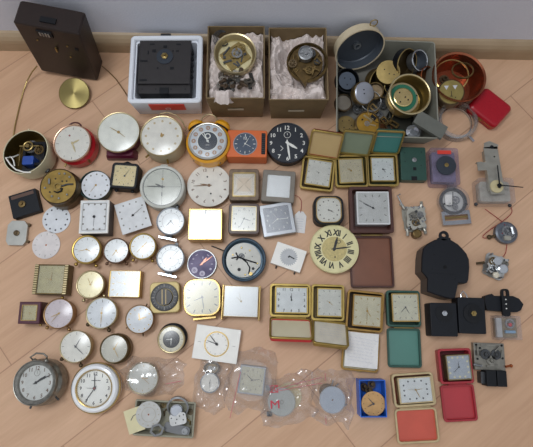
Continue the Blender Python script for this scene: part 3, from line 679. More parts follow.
rose = mat('rose_gold', 'CBA58C', .25, .85, .1)
t, R, rd = roundclock('alarm_clock', 'red round alarm clock with white dial, rose gold rim and small gold legs', 73.8, 142.5, 18.8, .040, red, rose, offwhite, greyink, ('bars', .09, .85, .02), ((64, .42, .1), (158, .55, .08)), mat('pale_hand', 'C9B98C', .4, .5), bw=.07, feet=((205, 1.25), (138, 1.25)), foot='leg', fm=brass, rb=1.06, dome=.12, depth=.004, tilt=(radians(3), radians(-4)), lift=.004)
wireloop(t, arc(-.0, R * .9, R * .35, R * .28, 15, 165, .030), .0018, mat('dark_handle', '5B3030', .4), 'handle')
obj('alarm_mark', G().disc(R * .05, .0360, .0368, -R * .18, R * .42, 14), mat('red_dot', '90504A'), t)
maroon = mat('maroon_plastic', '5A1830', .35, 0, .1)
t, R, rd = roundclock('desk_clock', 'white-faced round clock with thin gold rim on a maroon foot beside the red clock', 118.3, 131.8, 20.8, .040, maroon, pgold, mat('pearl_dial', 'E6E6DC', .45), greyink, ('none',), ((300, .52, .035), (128, .42, .03)), goldink, bw=.05, rb=.86, dome=.2)
g = G().loft([[(x, y - R * .85, z) for x, y in rrect(a, b, .006)] for z, a, b in ((0, R * 1.5, R * .5), (.014, R * 1.35, R * .5), (.022, R * 1.2, R * .35))]); obj('foot', g, maroon, t)
beige = mat('beige_paint', 'B8AF93', .4, 0, .06)
t, R, rd = roundclock('alarm_clock', 'beige round alarm clock with dot numerals and a wire handle, below the foam box', 161.5, 135.5, 21, .050, beige, pgold, mat('ivory_dial', 'E4E0D6', .45), mat('pale_gold_ink', 'C4B08A', .5), ('dots', .12, .78), ((350, .16, .1), (60, .14, .1)), goldink, bw=.06, rb=1.0, dome=.2, feet=((222, 1.2), (168, 1.2)), foot='leg', fm=gold)
wireloop(t, [(-R * .12, R * .95, .035), (-R * .14, R * 1.12, .046), (.2 * R, R * 1.2, .046), (.6 * R, R * 1.08, .044), (.9 * R, R * .8, .040), (1.05 * R, R * .52, .03), (.98 * R, R * .40, .028)], .0014, pgold)
# yellow twin bell
yel = mat('yellow_paint', 'E3A01C', .35, 0, .06, coat=.3)
t, R, rd = roundclock('twin_bell_alarm_clock', 'yellow twin-bell alarm clock with brown numeral circles and dark blue centre', 207.5, 140.5, 19, .056, yel, mat('grey_rim', 'C3C1B8', .3, .6), mat('pale_grey_dial', 'C9CED4', .5), mat('brown_disc', 'A88468', .5), ('circ', .13, .8), ((335, .55, .07), (322, .75, .04)), whiteink, bw=.10, rb=1.04, dome=.1, feet=((222, 1.18), (148, 1.18)), foot='leg', fm=chrome, inner=None)
t.children  # body parts follow
dial = [c for c in t.children if c.name.startswith('dial')][0]; dial.data.materials.append(whiteink)
obj('dial_centre', G().disc(rd * .56, .0530, .0534, n=40), mat('navy_disc', '2A3340', .5), t); 
g = G(); g.ring(rd * .56, rd * .60, .0530, .0536); g.ring(rd * .11, rd * .17, .0534, .0537, 0, rd * .3); g.box(.008, .0008, .0002, (0, -rd * .24, .0535)); obj('dial_ring', g, whiteink, t)
obj('shell_ring', G().lathe([(R * 1.02, .050), (R * 1.13, .046), (R * 1.13, .015), (R * 1.04, .006)], 52, cap0=False, cap1=False), yel, t)
for sgn in (-1, 1):
    T = Matrix.Translation((sgn * R * .66, R * .93, .034)) @ Matrix.Rotation(radians(-90), 4, 'X') @ Matrix.Rotation(radians(sgn * 26), 4, 'Y')
    obj('bell', G(T).lathe([(R * .44, 0), (R * .43, .006), (R * .3, .013), (0, .016)], 32), yel, t)
    obj('bell_gap', G(T).lathe([(R * .42, -.003), (R * .42, -.0002)], 28), black, t)
wireloop(t, arc(0, R * 1.25, R * .42, R * .42, 5, 175, .036), .0014, pgold)
# orange clock
org = mat('orange_plastic', 'D4662A', .4, 0, .05)
H_ = .040; t = None
q = P(247, 143.5, H_); W, H, rz = dims(247, 143.5, H_, 40, 27, -1); q.z = 0
t = thing('desk_clock', 'orange rectangular plastic clock with blue-grey round dial and black slot', 'clock', q, rz)
obj('case', G().rbox(W, H, 0, H_, .004, .0015, taper=-.0005), org, t)
dx = -W * .045; r_ = H * .39
obj('bezel', G().ring(r_, r_ * 1.07, H_ - .001, H_ + .0012, dx, -H * .02), chrome, t)
g = G().disc(r_, H_ - .001, H_ + .0006, dx, -H * .02); g.T = Matrix.Translation((dx, -H * .02, 0)); marks(g, r_, 'bars', H_ + .0006, 1, .82, .14); g.text('12', .006, 0, r_ * .55, H_ + .001, mi=1)
obj('dial', g, [mat('slate_dial', '4B5666', .4, .3, .2), whiteink], t)
hands(t, r_, H_ + .0014, ((30, .62, .05), (120, .6, .04), (210, .4, .02)), whiteink, (dx, -H * .02))
obj('slot', G().rbox(.0085, H * .78, H_ - .002, H_ + .0006, .001, 0, W * .41, 0), black, t)
g = G(); [g.box(.0075, .0005, .0005, (W * .41, -H * .33 + k * H * .66 / 9, H_ + .0007)) for k in range(10)]; obj('grille', g, dsteel, t)
# black aircraft type dial
t, R, rd = roundclock('wall_dial', 'black round clock with large white numerals and white hands beside the orange clock', 287.5, 142.5, 21, .030, black, mat('black_rim', '1A1F28', .35), mat('navy_black_dial', '161D29', .45), whiteink, ('num', .19, .80), ((122, .55, .14), (173, .86, .1)), whiteink, bw=.05, rb=.95, glass=False)
g = G(); g.ring(rd * .15, rd * .17, .0276, .0279, 0, rd * .42); g.box(.001, .004, .0005, (0, rd * .45, .0278)); g.box(.001, .008, .0005, (-.012, -rd * .22, .0278), 45); g.box(.001, .008, .0005, (-.012, -rd * .34, .0278), -45); obj('alarm_dial', g, whiteink, t)

# ------------------------------------------------------------------ third row
t, R, rd = roundclock('movement', 'round bronze clock seen from its brass back plate with a black curved spring', 58, 186, 18, .045, bronze, mat('dark_bronze', '4A3A26', .4, .7, .3), mat('aged_brass_plate', 'A08548', .35, .75, .35, 60), browink, ('none',), (), bw=.05, rb=1.06, glass=False, depth=.002)
t.name = 'clock_movement'; t['category'] = 'clock movement'
z = .0438
obj('spring_barrel', G().ring(rd * .16, rd * .2, z, z + .002, -.02 * rd, -.02 * rd), brass, t)
obj('curved_spring', G().tube([(rd * .22, -.12 * rd, z + .0008), (rd * .2, -.3 * rd, z + .0008), (-.02 * rd, -.38 * rd, z + .0008), (-.22 * rd, -.3 * rd, z + .0008)], .0026, r1=.001), black, t)
obj('lever', G().tube([(rd * .2, .0, z + .001), (rd * .5, .1 * rd, z + .001), (rd * .85, .12 * rd, z + .001)], .0018), dsteel, t)
obj('key_post', G().tube([(-.55 * rd, .42 * rd, z + .001), (-.52 * rd, .12 * rd, z + .001)], .0024), steel, t)
g = G(); [g.screw(.0022, rd * x, rd * y, z) for x, y in ((-.55, .4), (.3, .75), (.6, .55), (-.3, -.6), (.55, -.5), (-.75, -.1), (0, .75), (.1, -.72))]; obj('screw', g, steel, t)
g = G(); [g.disc(.0018, z - .0005, z + .0003, rd * x, rd * y, 10) for x, y in ((-.2, .45), (.45, .3), (-.45, -.35), (.2, .3))]; obj('hole', g, black, t)
# dial in green cup
t = at('clock_case', 'dark green cup carrying a loose white dial with dot numerals', 'clock case', 95, 185.5, 0, .02)
R = 15.2 * mpp(95, 185, .02)
obj('cup', G().lathe([(R * .96, 0), (R, .003), (R, .022), (R * .95, .022), (R * .94, .004), (0, .004)], 48, cap1=False), mat('dark_green_cup', '16382F', .35), t); cupt = t
def dialplate(label, px, py, r, z, face, ik, mk, col_hole=None, rot=0, tilt=(0, 0), hnd=(), sub=None, hm=None, name='clock_dial', th=.0006):
    q = P(px, py, z + .001); q.z = z; R = r * mpp(px, py, z)
    t = thing(name, label, 'clock dial', q, dims(px, py, z, 10, 10, rot)[2], None, tilt)
    g = G().disc(R, 0, th, n=52); mk = dict(zip(('kind', 'size', 'ri', 'w'), mk)); marks(g, R, mk['kind'], th, 1, mk.get('ri', .82), mk.get('size', .1), w=mk.get('w', .02))
    if sub: g.ring(R * .28, R * .3, th, th + .0001, 0, -R * .4, mi=1)
    obj('dial_plate', g, [face, ik], t)
    obj('centre_hole', G().disc(R * .06, th * .5, th + .0003, n=14), col_hole or black, t)
    if hnd: hands(t, R, th + .0006, hnd, hm or goldink)
    return t, R
dialplate('loose white dial with dot numerals resting on the dark green cup', 95.8, 185.2, 14, .0232, mat('white_dial', 'DDE0E4', .5), greyink, ('dots', .12, .8), mat('orange_dot', 'B5622A'), hnd=((215, .6, .02),))
# black framed yellow dial square
t, W, H = squareclock('alarm_clock', 'small square clock with black frame and yellow dial', 124.3, 175.5, 27, 25.5, .032, black, yellowcream, ink, -4, ('roundnum', .13, .82), ((30, .7, .03),), ink, cr=.14, brd=.09, dr=.06, hub=.09)
g = G()
for x in (-.3, .3): obj('foot', G().sph(.004, x * W, -H * .52, .016), black, t)
g = G().sph(.0042, 0, H * .53, .018); g.tube([(-W * .2, H * .5, .022), (0, H * .6, .022), (W * .2, H * .5, .022)], .0016); obj('button', g, black, t)
# grey-white round alarm clock
t, R, rd = roundclock('alarm_clock', 'pale grey round clock with dark inner ring and top button, centre left', 162, 186.5, 21.8, .036, mat('pale_grey_paint', 'C4C5BC', .4), mat('pale_grey_paint', 'C4C5BC', .4), mat('grey_green_dial', 'C6C7BC', .5), greyink, ('bars', .05, .90, .02), ((293, .4, .09), (272, .78, .07)), mat('dark_grey_hand', '50504C', .4), bw=.13, rb=1.0, inner=(.97, 1.0, dsteel), dome=.08, feet=((140, 1.15),), foot='leg', fm=dsteel)
obj('dial_line', G().box(.0006, rd * 1.8, .0002, (0, 0, .0336)).box(rd * 1.8, .0006, .0002, (0, 0, .0336)), greyink, t)
obj('top_button', G().rbox(.016, .010, .014, .026, .003, .001, 0, R * 1.02), mat('pale_grey_paint', 'C4C5BC', .4), t)
obj('alarm_hand', G().tube([(0, -rd * .3, .0345), (0, -rd * .5, .0345)], .0008), dsteel, t); obj('gilt_dot', G().disc(.0025, .033, .0337, 0, rd * .42, 14), gold, t)
t, R = dialplate('large off-white dial with brown digits and dark hands, right of the grey clock', 209.2, 185.7, 21.3, .014, mat('ivory_plate', 'DEDAD0', .5), browink, ('rnum', .13, .76), black, 15, hnd=((295, .42, .07), (293 - 10, .72, .04)), hm=mat('brown_hand', '6A5038', .4, .4), th=.003)
obj('movement_back', G().lathe([(R * .8, -.014), (R * .8, 0)], 40), mat('aged_steel', '77746C', .4, .6), t)
g = G().disc(.0018, .003, .0034, .001, R * .42).disc(.0018, .003, .0034, -.001, -R * .4); obj('screw_hole', g, black, t)
# bronze and grey squares with glass
oldf = mat('worn_bronze_frame', '7A6856', .55, .3, .35, 120, .3)
t, W, H = squareclock('travel_clock', 'empty square clock in a worn bronze frame holding a beige folded glass', 244, 184.5, 30, 31.5, .024, oldf, mat('beige_back', 'C9B79C', .35), greyink, 0, ('none',), (), None, cr=.1, brd=.13, dr=.02, gm=GLASSF)
g = G(); w_, h_ = W * .36, H * .36; zz = .0238
for a in range(4):
    T = Matrix.Rotation(pi / 2 * a, 4, 'Z'); g.T = T; g.add([(-w_, -h_, zz - .002), (w_, -h_, zz - .002), (0, 0, zz + .002)], [(0, 1, 2)])
obj('folded_lens', g, mat('beige_lens', 'D6C8B4', .15, 0, .04), t, smooth=False); obj('gilt_edge', G().frame(W * .76, H * .76, W * .70, H * .70, .0222, .0248, .002, .001), brass, t)
t, W, H = squareclock('travel_clock', 'empty square clock in a plain taupe-grey frame with bright lens', 278.5, 186, 33, 31.5, .024, mat('taupe_frame', '7D766C', .5, .1, .15), mat('bright_lens', 'F0F0F0', .2, .1, .04), greyink, -4, ('none',), (), None, cr=.06, brd=.15, dr=.01, gm=GLASSF)
tt = mat('red_wire', 'A02A2C', .4)
bak = mat('brown_bakelite', '4A342B', .35, 0, .2, 60)
t, W, H = squareclock('travel_clock', 'small square clock in brown bakelite with white dial and black digits', 244, 218.5, 31, 31, .026, bak, offwhite, ink, -1, ('roundnum', .15, .84), ((107, .6, .05), (205, .8, .04)), ink, cr=.12, brd=.12, dr=.01)
obj('frame_lip', G().frame(W * .8, H * .8, W * .76, H * .76, .025, .0268, .002, .001), pgold, t); obj('clasp', G().box(.010, .003, .004, (0, H * .5, .018)), dbrass, t)
t, W, H = squareclock('travel_clock', 'tilted square silver clock with dark blue-grey dial and pale hands', 277.5, 219, 33, 32, .022, nickel, mat('dark_slate_dial', '5A6070', .3, .3, .25, 30), whiteink, 9, ('roundnum', .14, .8), ((240, .55, .05), (93, .8, .05), (330, .6, .02)), whiteink, cr=.05, brd=.11, bz=mat('silver_frame', 'A5A8AC', .3, .8), gm=GLASSF)
# silver-gold square
goldside = mat('brushed_gold_side', 'B79A5A', .3, .85, .15)
t, W, H = squareclock('desk_clock', 'square gold clock with mirror-like silver dial and thin gold hands', 205.2, 224, 34, 31.5, .036, goldside, mat('mirror_dial', 'E4E4E0', .45, .1, .03), goldink, 0, ('none',), ((47, .42, .05), (295, .72, .03)), gold, cr=.03, brd=.045, bz=gold, gm=GLASSF)
obj('dial_mark', G().box(.002, .010, .0003, (0, H * .41, .0336)).box(.002, .006, .0003, (0, -H * .42, .0336)).box(.0006, H * .5, .0003, (0, -H * .2, .0335)), dsteel, t)
# chrome pair
for px, py, lab, hd, ft in ((170.5, 221, 'round chrome clock with silver dial and flat bar stand, upper of the pair', ((140, .55, .06), (222, .5, .06)), -6), (170.2, 258, 'round chrome clock with silver dial and flat bar stand, lower of the pair', ((45, .85, .03), (100, .7, .04)), -4)):
    t, R, rd = roundclock('desk_clock', lab, px, py, 14.2, .030, chrome, chrome, silverdial, dsteel, ('bars', .12, .84, .03), hd, dsteel, bw=.1, rb=.96, dome=.12, inner=(.66, .68, greyink), group='chrome desk clocks')
    obj('bar_stand', G(Matrix.Rotation(radians(-12), 4, 'Z')).rbox(R * 1.35, R * .18, .008, .018, .001, .0008, 0, -R * 1.18), chrome, t)
    obj('stand_arm', G(Matrix.Rotation(radians(-12), 4, 'Z')).box(R * .5, R * .5, .004, (0, -R * .95, .010)), dsteel, t)
    obj('top_knob', G().lathe([(.004, .016), (.004, .021)], 14, cx=.010, cy=R * 1.02), dsteel, t)

# ------------------------------------------------------------------ left block: movements, dials, squares
def slab(name, label, cat, px, py, top, w, h, rot, m, cr=.002, bev=.0008, tilt=(0, 0), sub='housing', z=0.0, taper=0.0, group=None):
    W, H, rz = dims(px, py, top + z, w, h, rot); q = P(px, py, top + z); q.z = z
    t = thing(name, label, cat, q, rz, group, tilt); obj(sub, G().rbox(W, H, 0, top, cr, bev, taper=taper), m, t); return t, W, H
t, W, H = slab('quartz_movement', 'flat black square movement with brass hub at the far left', 'clock movement', 24.2, 203.3, .016, 28.5, 23, 17, softblack)
obj('brown_slot', G().rbox(W * .82, H * .14, .0155, .0163, .001, 0, 0, H * .36), mat('brown_inlay', '5A4034', .5), t)
obj('hub', G().lathe([(.0075, .016), (.0075, .019), (.003, .0195), (.003, .024)], 8, cx=-.004, cy=-.001), dbrass, t)
q = P(17, 233.2, .008); s = mpp(17, 233.2, .008); q.z = 0
t = thing('watch_movement_holder', 'silver barrel-shaped metal plate with dark centre hub at the far left', 'clock movement', q, 0)
pts = [(-9.8 * s, -8 * s), (-7 * s, -12 * s), (7 * s, -12 * s), (9.8 * s, -8 * s), (9.8 * s, 8 * s), (6 * s, 12.5 * s), (-6 * s, 12.5 * s), (-9.8 * s, 8 * s)]
obj('plate', G().pr(pts, .003, .009), mat('pale_steel', 'B4B4AE', .4, .6, .12), t); obj('base', G().rbox(16 * s, 20 * s, 0, .0035, .003), steel, t)
obj('hub', G().lathe([(.006, .009), (.006, .0115), (.003, .012), (.003, .0145)], 18), bronze, t); g = G().lathe([(.003, .002), (.003, .008)], 12, cx=10.5 * s, cy=9 * s).lathe([(.003, .002), (.003, .008)], 12, cx=11 * s, cy=-8 * s); obj('side_post', g, bronze, t)
dialplate('loose white dial with dark dot numerals on the floor above the pinkish dial', 56.3, 219.4, 13.8, .001, mat('white_dial', 'DDE0E4', .5), mat('dark_dot', '4A4A50'), ('dots', .13, .78), black, 0, hnd=())
dialplate('loose pinkish white dial with fine bar marks on the floor at the left', 46, 245, 13.8, .001, mat('pinkish_dial', 'DED8D6', .5), greyink, ('bars', .13, .8, .02), mat('orange_dot', 'B5622A'))
t, W, H = squareclock('desk_clock', 'upright-bodied square white clock with dark side, next to the tilted square dial', 94, 216.6, 29, 33, .036, mat('grey_metal_side', '58585A', .5, .3), mat('white_square_dial', 'DADCDD', .5), greyink, 1, ('dots', .09, .80), ((180, .75, .02),), ink, cr=.02, brd=.04, bz=white, depth=.001, glass=False, hub=.11)
g = G().frame(W * .82, H * .82, W * .79, H * .79, .0352, .0357, .001, .001); obj('dial_line', g, greyink, t)
q = P(132.8, 215.2, .018); W, H, rz = dims(132.8, 215.2, .018, 30.6, 31, 18); q.z = 0
t = thing('clock_dial', 'square white clock dial lying turned, overlapping the grey round clock', 'clock dial', q, rz)
g = G().rbox(W, H, .016, .0175, .001, .0004); sqmarks(g, W, H, 'dots', .0175, 1, .76, .07); obj('dial_plate', g, [mat('white_square_dial', 'DADCDD', .5), greyink], t)
obj('movement_block', G().rbox(W * .6, H * .6, 0, .016, .002), black, t); obj('hub', G().disc(.0022, .0175, .019), black, t)
hands(t, W / 2, .0185, ((92 - 18 - 8, .8, .03),), greyink)
# ------------------------------------------------------------------ centre block
# purple dial
q = P(202, 264, .006); q.z = .001; R = 14.2 * mpp(202, 264, .006)
t = thing('clock_dial', 'round mottled purple dial with small white circles and rose hands', 'clock dial', q)
g = G().disc(R, 0, .006, n=52); g.i = 1
for x, y, r_ in ((-.5, -.45, .22), (.05, -.68, .2), (.62, -.35, .08), (-.62, .35, .06)): g.ring(R * r_ * .35, R * r_, .006, .0063, R * x, R * y); g.disc(R * r_ * .18, .006, .0063, R * x, R * y, 12)
for x, y, a in ((-.7, 0, 0), (.7, 0, 0), (-.4, .62, 30), (.05, .45, 90), (.4, .62, -30)): g.box(R * .16, R * .05, .0004, (R * x, R * y, .0062), a)
obj('dial_plate', g, [mat('mottled_purple', '4A4068', .5, 0, .3, 35, col2='7A7090'), mat('lilac_white', 'C6C0D4', .5)], t)
obj('rim', G().ring(R * .97, R * 1.03, 0, .007), steel, t)
hands(t, R, .0068, ((35, .55, .12), (52, .9, .08)), mat('rose_hand', 'C98F7C', .35, .5))
# blue dish with movement
t = at('clock_case', 'blue-grey round metal dish holding a grey movement plate', 'clock case', 244, 259.5, 0, .022)
R = 21.8 * mpp(244, 259.5, .022); bl = mat('blue_grey_metal', '5F7484', .35, .4, .2, 40)
obj('dish', G().lathe([(R * .90, 0), (R * .97, .004), (R, .022), (R * .985, .0235), (R * .93, .0225), (R * .87, .010), (R * .84, .006), (0, .006)], 60, cap1=False), bl, t)
obj('rim', G().torus(R * .985, .0012, .023, n=60), mat('dark_blue_rim', '35424E', .35, .4), t)
dish = t
t = at('clock_movement', 'grey steel movement plate with levers lying in the blue-grey dish', 'clock movement', 243.5, 259.8, .007, .016)
Rm = R * .80
out = [(Rm * cos(a), Rm * sin(a)) for a in [radians(x) for x in range(-35, 235, 9)]] + [(Rm * .2, -Rm * .98), (Rm * .5, -Rm * .92)]
out = [(Rm * cos(radians(x)), Rm * sin(radians(x))) for x in range(-20, 300, 8)] + [(Rm * .62, -Rm * .72), (Rm * .8, -Rm * .5)]
obj('plate', G().pr(out, 0, .006), mat('movement_grey', '868580', .35, .6, .12, 50), t)
obj('lever', G().tube([(-.7 * Rm, .1 * Rm, .0075), (-.3 * Rm, .18 * Rm, .0085), (0, .05 * Rm, .009), (Rm * .75, -.18 * Rm, .0075)], .0013), black, t)
obj('spring', G().tube([(-.05 * Rm, .05 * Rm, .0078), (.2 * Rm, -.15 * Rm, .0078), (.36 * Rm, -.45 * Rm, .0078), (.30 * Rm, -.8 * Rm, .0078)], .0013), black, t)
obj('click', G().tube([(-.45 * Rm, .42 * Rm, .0078), (-.3 * Rm, .15 * Rm, .0078), (-.42 * Rm, .0, .0078)], .0016), dsteel, t)
obj('gear', G().gear(Rm * .18, .006, .0085, 16, -.12 * Rm, .22 * Rm), dsteel, t)
g = G(); [g.screw(.002, Rm * x, Rm * y, .006) for x, y in ((-.12, .72), (-.62, .3), (.8, -.2), (.35, .55), (.1, -.85))]; g.disc(.0035, .006, .0085, Rm * .42, -Rm * .8); obj('screw', g, brass, t)
g = G(); [g.disc(r_, .0058, .0063, Rm * x, Rm * y, 14) for x, y, r_ in ((-.25, -.55, .0035), (.55, -.5, .003), (.5, .2, .001), (-.7, -.3, .001), (.1, .4, .001))]; obj('hole', g, black, t)
g = G(); g.tube([tuple(P(211.5, 246, .003)), tuple(P(217, 248, .004)), tuple(P(224.5, 251, .016))], .0012); tag(obj('winding_stem', g, dsteel), 'thin dark metal stem reaching from the blue-grey dish towards the purple dial', 'rod')
# white rectangle with grey serrated wheel
t, W, H = slab('clock_dial', 'small turned white rectangular plate with round grey serrated centre', 'clock dial', 288.7, 257, .016, 31, 22.5, -19, white, .001, .0006, sub='dial_plate')
g = G(); g.gear(.0185, .016, .0166, 24, 0, 0, .14, hole=0); obj('centre_wheel', g, mat('grey_wheel', 'B9BBBD', .5, .1), t)
obj('hand', G().box(.013, .0022, .0006, (.006, .001, .0176), -12).box(.003, .003, .0012, (0, 0, .0172)), ink, t)
obj('post', G().tube([(-.018, -H * .5 - .001, .006), (-.018, -H * .5 - .006, .003)], .0016), dsteel, t); obj('post', G().tube([(.022, -H * .5 - .001, .006), (.022, -H * .5 - .005, .003)], .0016), dsteel, t)
# cream roman dial clock
t, R, rd = roundclock('wall_dial', 'large cream clock dial with bold black Roman numerals in the middle of the floor', 334.4, 248.8, 24.5, .020, mat('ivory_rim', 'DDD5A4', .45), mat('ivory_rim', 'DDD5A4', .45), mat('ivory_rim', 'DDD5A4', .45), ink, ('rom', .155, .71), ((6, .52, .12), (73, .72, .06)), mat('black_hand', '2A2A2A', .4), rot=-10, bw=.045, rb=.97, glass=False, depth=.0016)
obj('chapter_centre', G().disc(rd * .53, .0180, .0187, n=48), mat('cream_speckled', 'C9B87C', .5, 0, .25, 300), t)
g = G(); g.disc(.0016, .0186, .0191, .004, -rd * .34); g.ring(.003, .004, .0186, .0192, .007, rd * .34); obj('winding_hole', g, ink, t)
# black cushion clock
t, W, H = squareclock('desk_clock', 'black cushion-shaped clock with gold-edged cream dial above the Roman dial', 328.8, 209.8, 30, 28.5, .030, black, offwhite, mat('brown_dot', '6A625A'), 0, ('rounddots', .12, .80), ((105, .4, .05), (118, .5, .04)), mat('brown_dot', '6A625A'), cr=.26, brd=.09, dr=.24, brdy=.06)
obj('gilt_edge', G().frame(W * .845, H * .90, W * .80, H * .85, .028, .0308, W * .26, W * .24), gold, t)
# brown leather case and lid
def travel(label, px, py, w, h, rot, hh, cm, rim, inner, dial, lid, face, ik, mk=('roundbars', .12, .8), hnd=(), hm=None, wall=.0035, cr=.09, group=None, rimw=.0016, name='travel_clock', bz=None, lift=0.0):
    """open case (tray + rim), clock body inside, lid"""
    W, H, rz = dims(px, py, hh, w, h, rot); q = P(px, py, hh); q.z = lift
    t = thing(name, label, 'clock', q, rz, group)
    obj('case', G().tray(W, H, 0, hh, wall, cr * W, .0022, .002, .0006), cm, t)
    obj('lining', G().rbox(W - 2 * wall, H - 2 * wall, .002, .003, cr * W * .6), inner, t)
    obj('case_rim', G().frame(W + .0006, H + .0006, W - 2 * wall - .0006, H - 2 * wall - .0006, hh - .003, hh + .0006, cr * W, cr * W * .7, .0006), rim, t)
    dx, dy, dw, dh, dr, dz = dial; a = radians(rot)
    s = W / w; X, Y = (dx - px), -(dy - py); lx, ly = (X * cos(a) + Y * sin(a)) * s, (-X * sin(a) + Y * cos(a)) * s
    b = thing  # clock body in the case, a part with parts of its own
    Wd, Hd, _ = dims(dx, dy, dz, dw, dh, rot)
    T = Matrix.Translation((lx, ly, 0)) @ Matrix.Rotation(radians(dr - rot), 4, 'Z')
    body = obj('clock_body', G(T).rbox(Wd * .985, Hd * .985, .003, dz - .003, .002, .0006), bz or rim, t)
    fr = obj('bezel', G(T).frame(Wd, Hd, Wd * .91, Hd * .91, dz - .004, dz, .002, .001, .0005), bz or rim, body)
    g = G(T).rbox(Wd * .92, Hd * .92, dz - .0045, dz - .0018, .001)
    mk = dict(zip(('kind', 'size', 'inset'), mk)); zd = dz - .0018; k = mk['kind']; m_ = min(Wd, Hd) * .46
    if k == 'roundnum': marks(g, m_, 'num', zd, 1, mk['inset'], mk['size'])
    elif k == 'roundbars': marks(g, m_, 'bars', zd, 1, mk['inset'], mk['size'])
    elif k == 'rounddots': marks(g, m_, 'dots', zd, 1, mk['inset'], mk['size'])
    elif k != 'none': sqmarks(g, Wd * .92, Hd * .92, k, zd, 1, mk['inset'], mk['size'])
    obj('dial', g, [face, ik], body)
    for i, s_ in enumerate(hnd):
        W_ = (s_[2] if len(s_) > 2 else .06) * m_ / 2; L = s_[1] * m_
        gg = G(T @ Matrix.Translation((0, 0, zd + .0006 + .0005 * i)) @ Matrix.Rotation(radians(-s_[0]), 4, 'Z')).pr([(-W_ * .6, -L * .18), (W_ * .6, -L * .18), (W_, L * .55), (W_ * .35, L), (-W_ * .35, L), (-W_, L * .55)], 0, .0003).disc(m_ * .07, 0, .0004, n=12)
        obj(('hour_hand', 'minute_hand', 'second_hand')[i], gg, hm or goldink, body)
    obj('glass', G(T).rbox(Wd * .91, Hd * .91, dz - .0006, dz - .0003, .001), GLASSF if s_glass else GLASS, body)
    if lid:
        lx0, ly0, lw, lh, lr, lz, til, lm, li, ld = lid
        Wl, Hl, _ = dims(lx0, ly0, lz, lw, lh, lr)
        if til: Wl, Hl = lw, lh
        T = ltree(t, lx0, ly0, lz, lr, til)
        if til: T = T @ Matrix.Translation((0, Hl / 2 if til > 0 else -Hl / 2, 0))
        L = obj('lid', G(T).tray(Wl, Hl, -ld, 0, .003, cr * Wl, .0015, .0015, .0005), lm, t)
        obj('lid_rim', G(T).frame(Wl + .0006, Hl + .0006, Wl - .0066, Hl - .0066, -.0025, .0005, cr * Wl, cr * Wl * .7, .0004), rim, L)
        obj('lid_lining', G(T).loft([[(x, y, z) for x, y in rrect(Wl - 2 * e, Hl - 2 * e, .003)] for z, e in ((-ld + .0012, .003), (-ld * .45, .0034), (-ld * .38, .008))]), li, L)
    return t, W, H
s_glass = False
def hinge(t, px, py, z, L, rot, m):
    T = ltree(t, px, py, z, rot); obj('hinge', G(T).tube([(-L / 2, 0, 0), (L / 2, 0, 0)], .002), m, t)
def clasp(t, px, py, z, rot, m):
    T = ltree(t, px, py, z, rot); obj('clasp', G(T).rbox(.010, .003, -.004, .001, .0008), m, t)
brl = mat('brown_leather', '5A332A', .5, 0, .15, 200, .1); brin = mat('brown_leatherette', '7A4E3A', .45, 0, .12, 30)
t, W, H = travel('brown leather travel clock with square silver dial, opened flat below the green travel clock', 371.2, 209.5, 43, 46, 0, .026, brl, mat('dark_brown_edge', '4A2820', .4), brl, (373, 208, 33, 33, 0, .028), (371.5, 261.5, 43, 51, 0, .012, 0, brl, brin, .010), mat('grey_white_dial', 'C6C5C2', .4), greyink, ('bars', .09, .8), ((296, .7, .05), (300, .85, .03)), dsteel, wall=.006, cr=.06, bz=silverdial)
hinge(t, 371.5, 235, .012, .045, 0, brass); clasp(t, 371.5, 286.5, .010, 0, dbrass)

# leaning trio
gm = mat('gold_case_rim', 'B59C5A', .34, .8, .15)
tan = mat('tan_satin', 'BBA070', .5, 0, .08, 20)
def sat(n, c): return mat(n, c, .5, 0, .10, 20)
t, W, H = travel('gold-rimmed travel clock with tan lid leaning open, left of the leaning trio', 317.6, 173.5, 33, 33, -7, .018, gm, gm, mat('dark_lining', '4B3B28', .6), (318.6, 173, 25.5, 26.5, -9, .021), (322.5, 158.0, .068, .066, -9, .019, 56, mat('red_edge', '8C3A2A', .4), tan, .008), mat('white_satin_dial', 'D2CFC6', .4, .1), greyink, ('bars', .06, .85), ((300, .3, .04),), greyink)
hinge(t, 320, 158, .018, .04, -7, gm)
t, W, H = travel('gold-rimmed travel clock with grey-green lid leaning on the storage box, middle of the leaning trio', 351.5, 171, 33, 32, 0, .018, gm, gm, mat('green_lining', '2E5044', .6), (351, 171, 25, 25, 2, .021), (353.5, 155.5, .066, .066, -6, .019, 64, gm, sat('sage_satin', '7E8A74'), .008), mat('champagne_satin', 'BFB496', .35, .2), greyink, ('rounddots', .08, .75), ((320, .3, .05), (300, .4, .04)), goldink)
hinge(t, 354, 156, .018, .04, 0, gm)
t, W, H = travel('gold-rimmed travel clock with teal lid, right of the leaning trio', 382.5, 170, 31, 32, 0, .018, gm, gm, mat('green_lining', '2E5044', .6), (382.6, 169.5, 24, 24.5, 0, .021), (384.5, 154.0, .060, .064, -3, .019, 64, mat('green_leather', '27584C', .45), sat('teal_satin', '3F7A74'), .008), mat('pale_satin_dial', 'D3D6D4', .4, .05), mat('dark_dot', '4A4A50'), ('rounddots', .08, .8), ((95, .3, .05), (140, .4, .04)), ink)
hinge(t, 385, 155, .018, .04, 0, gm)
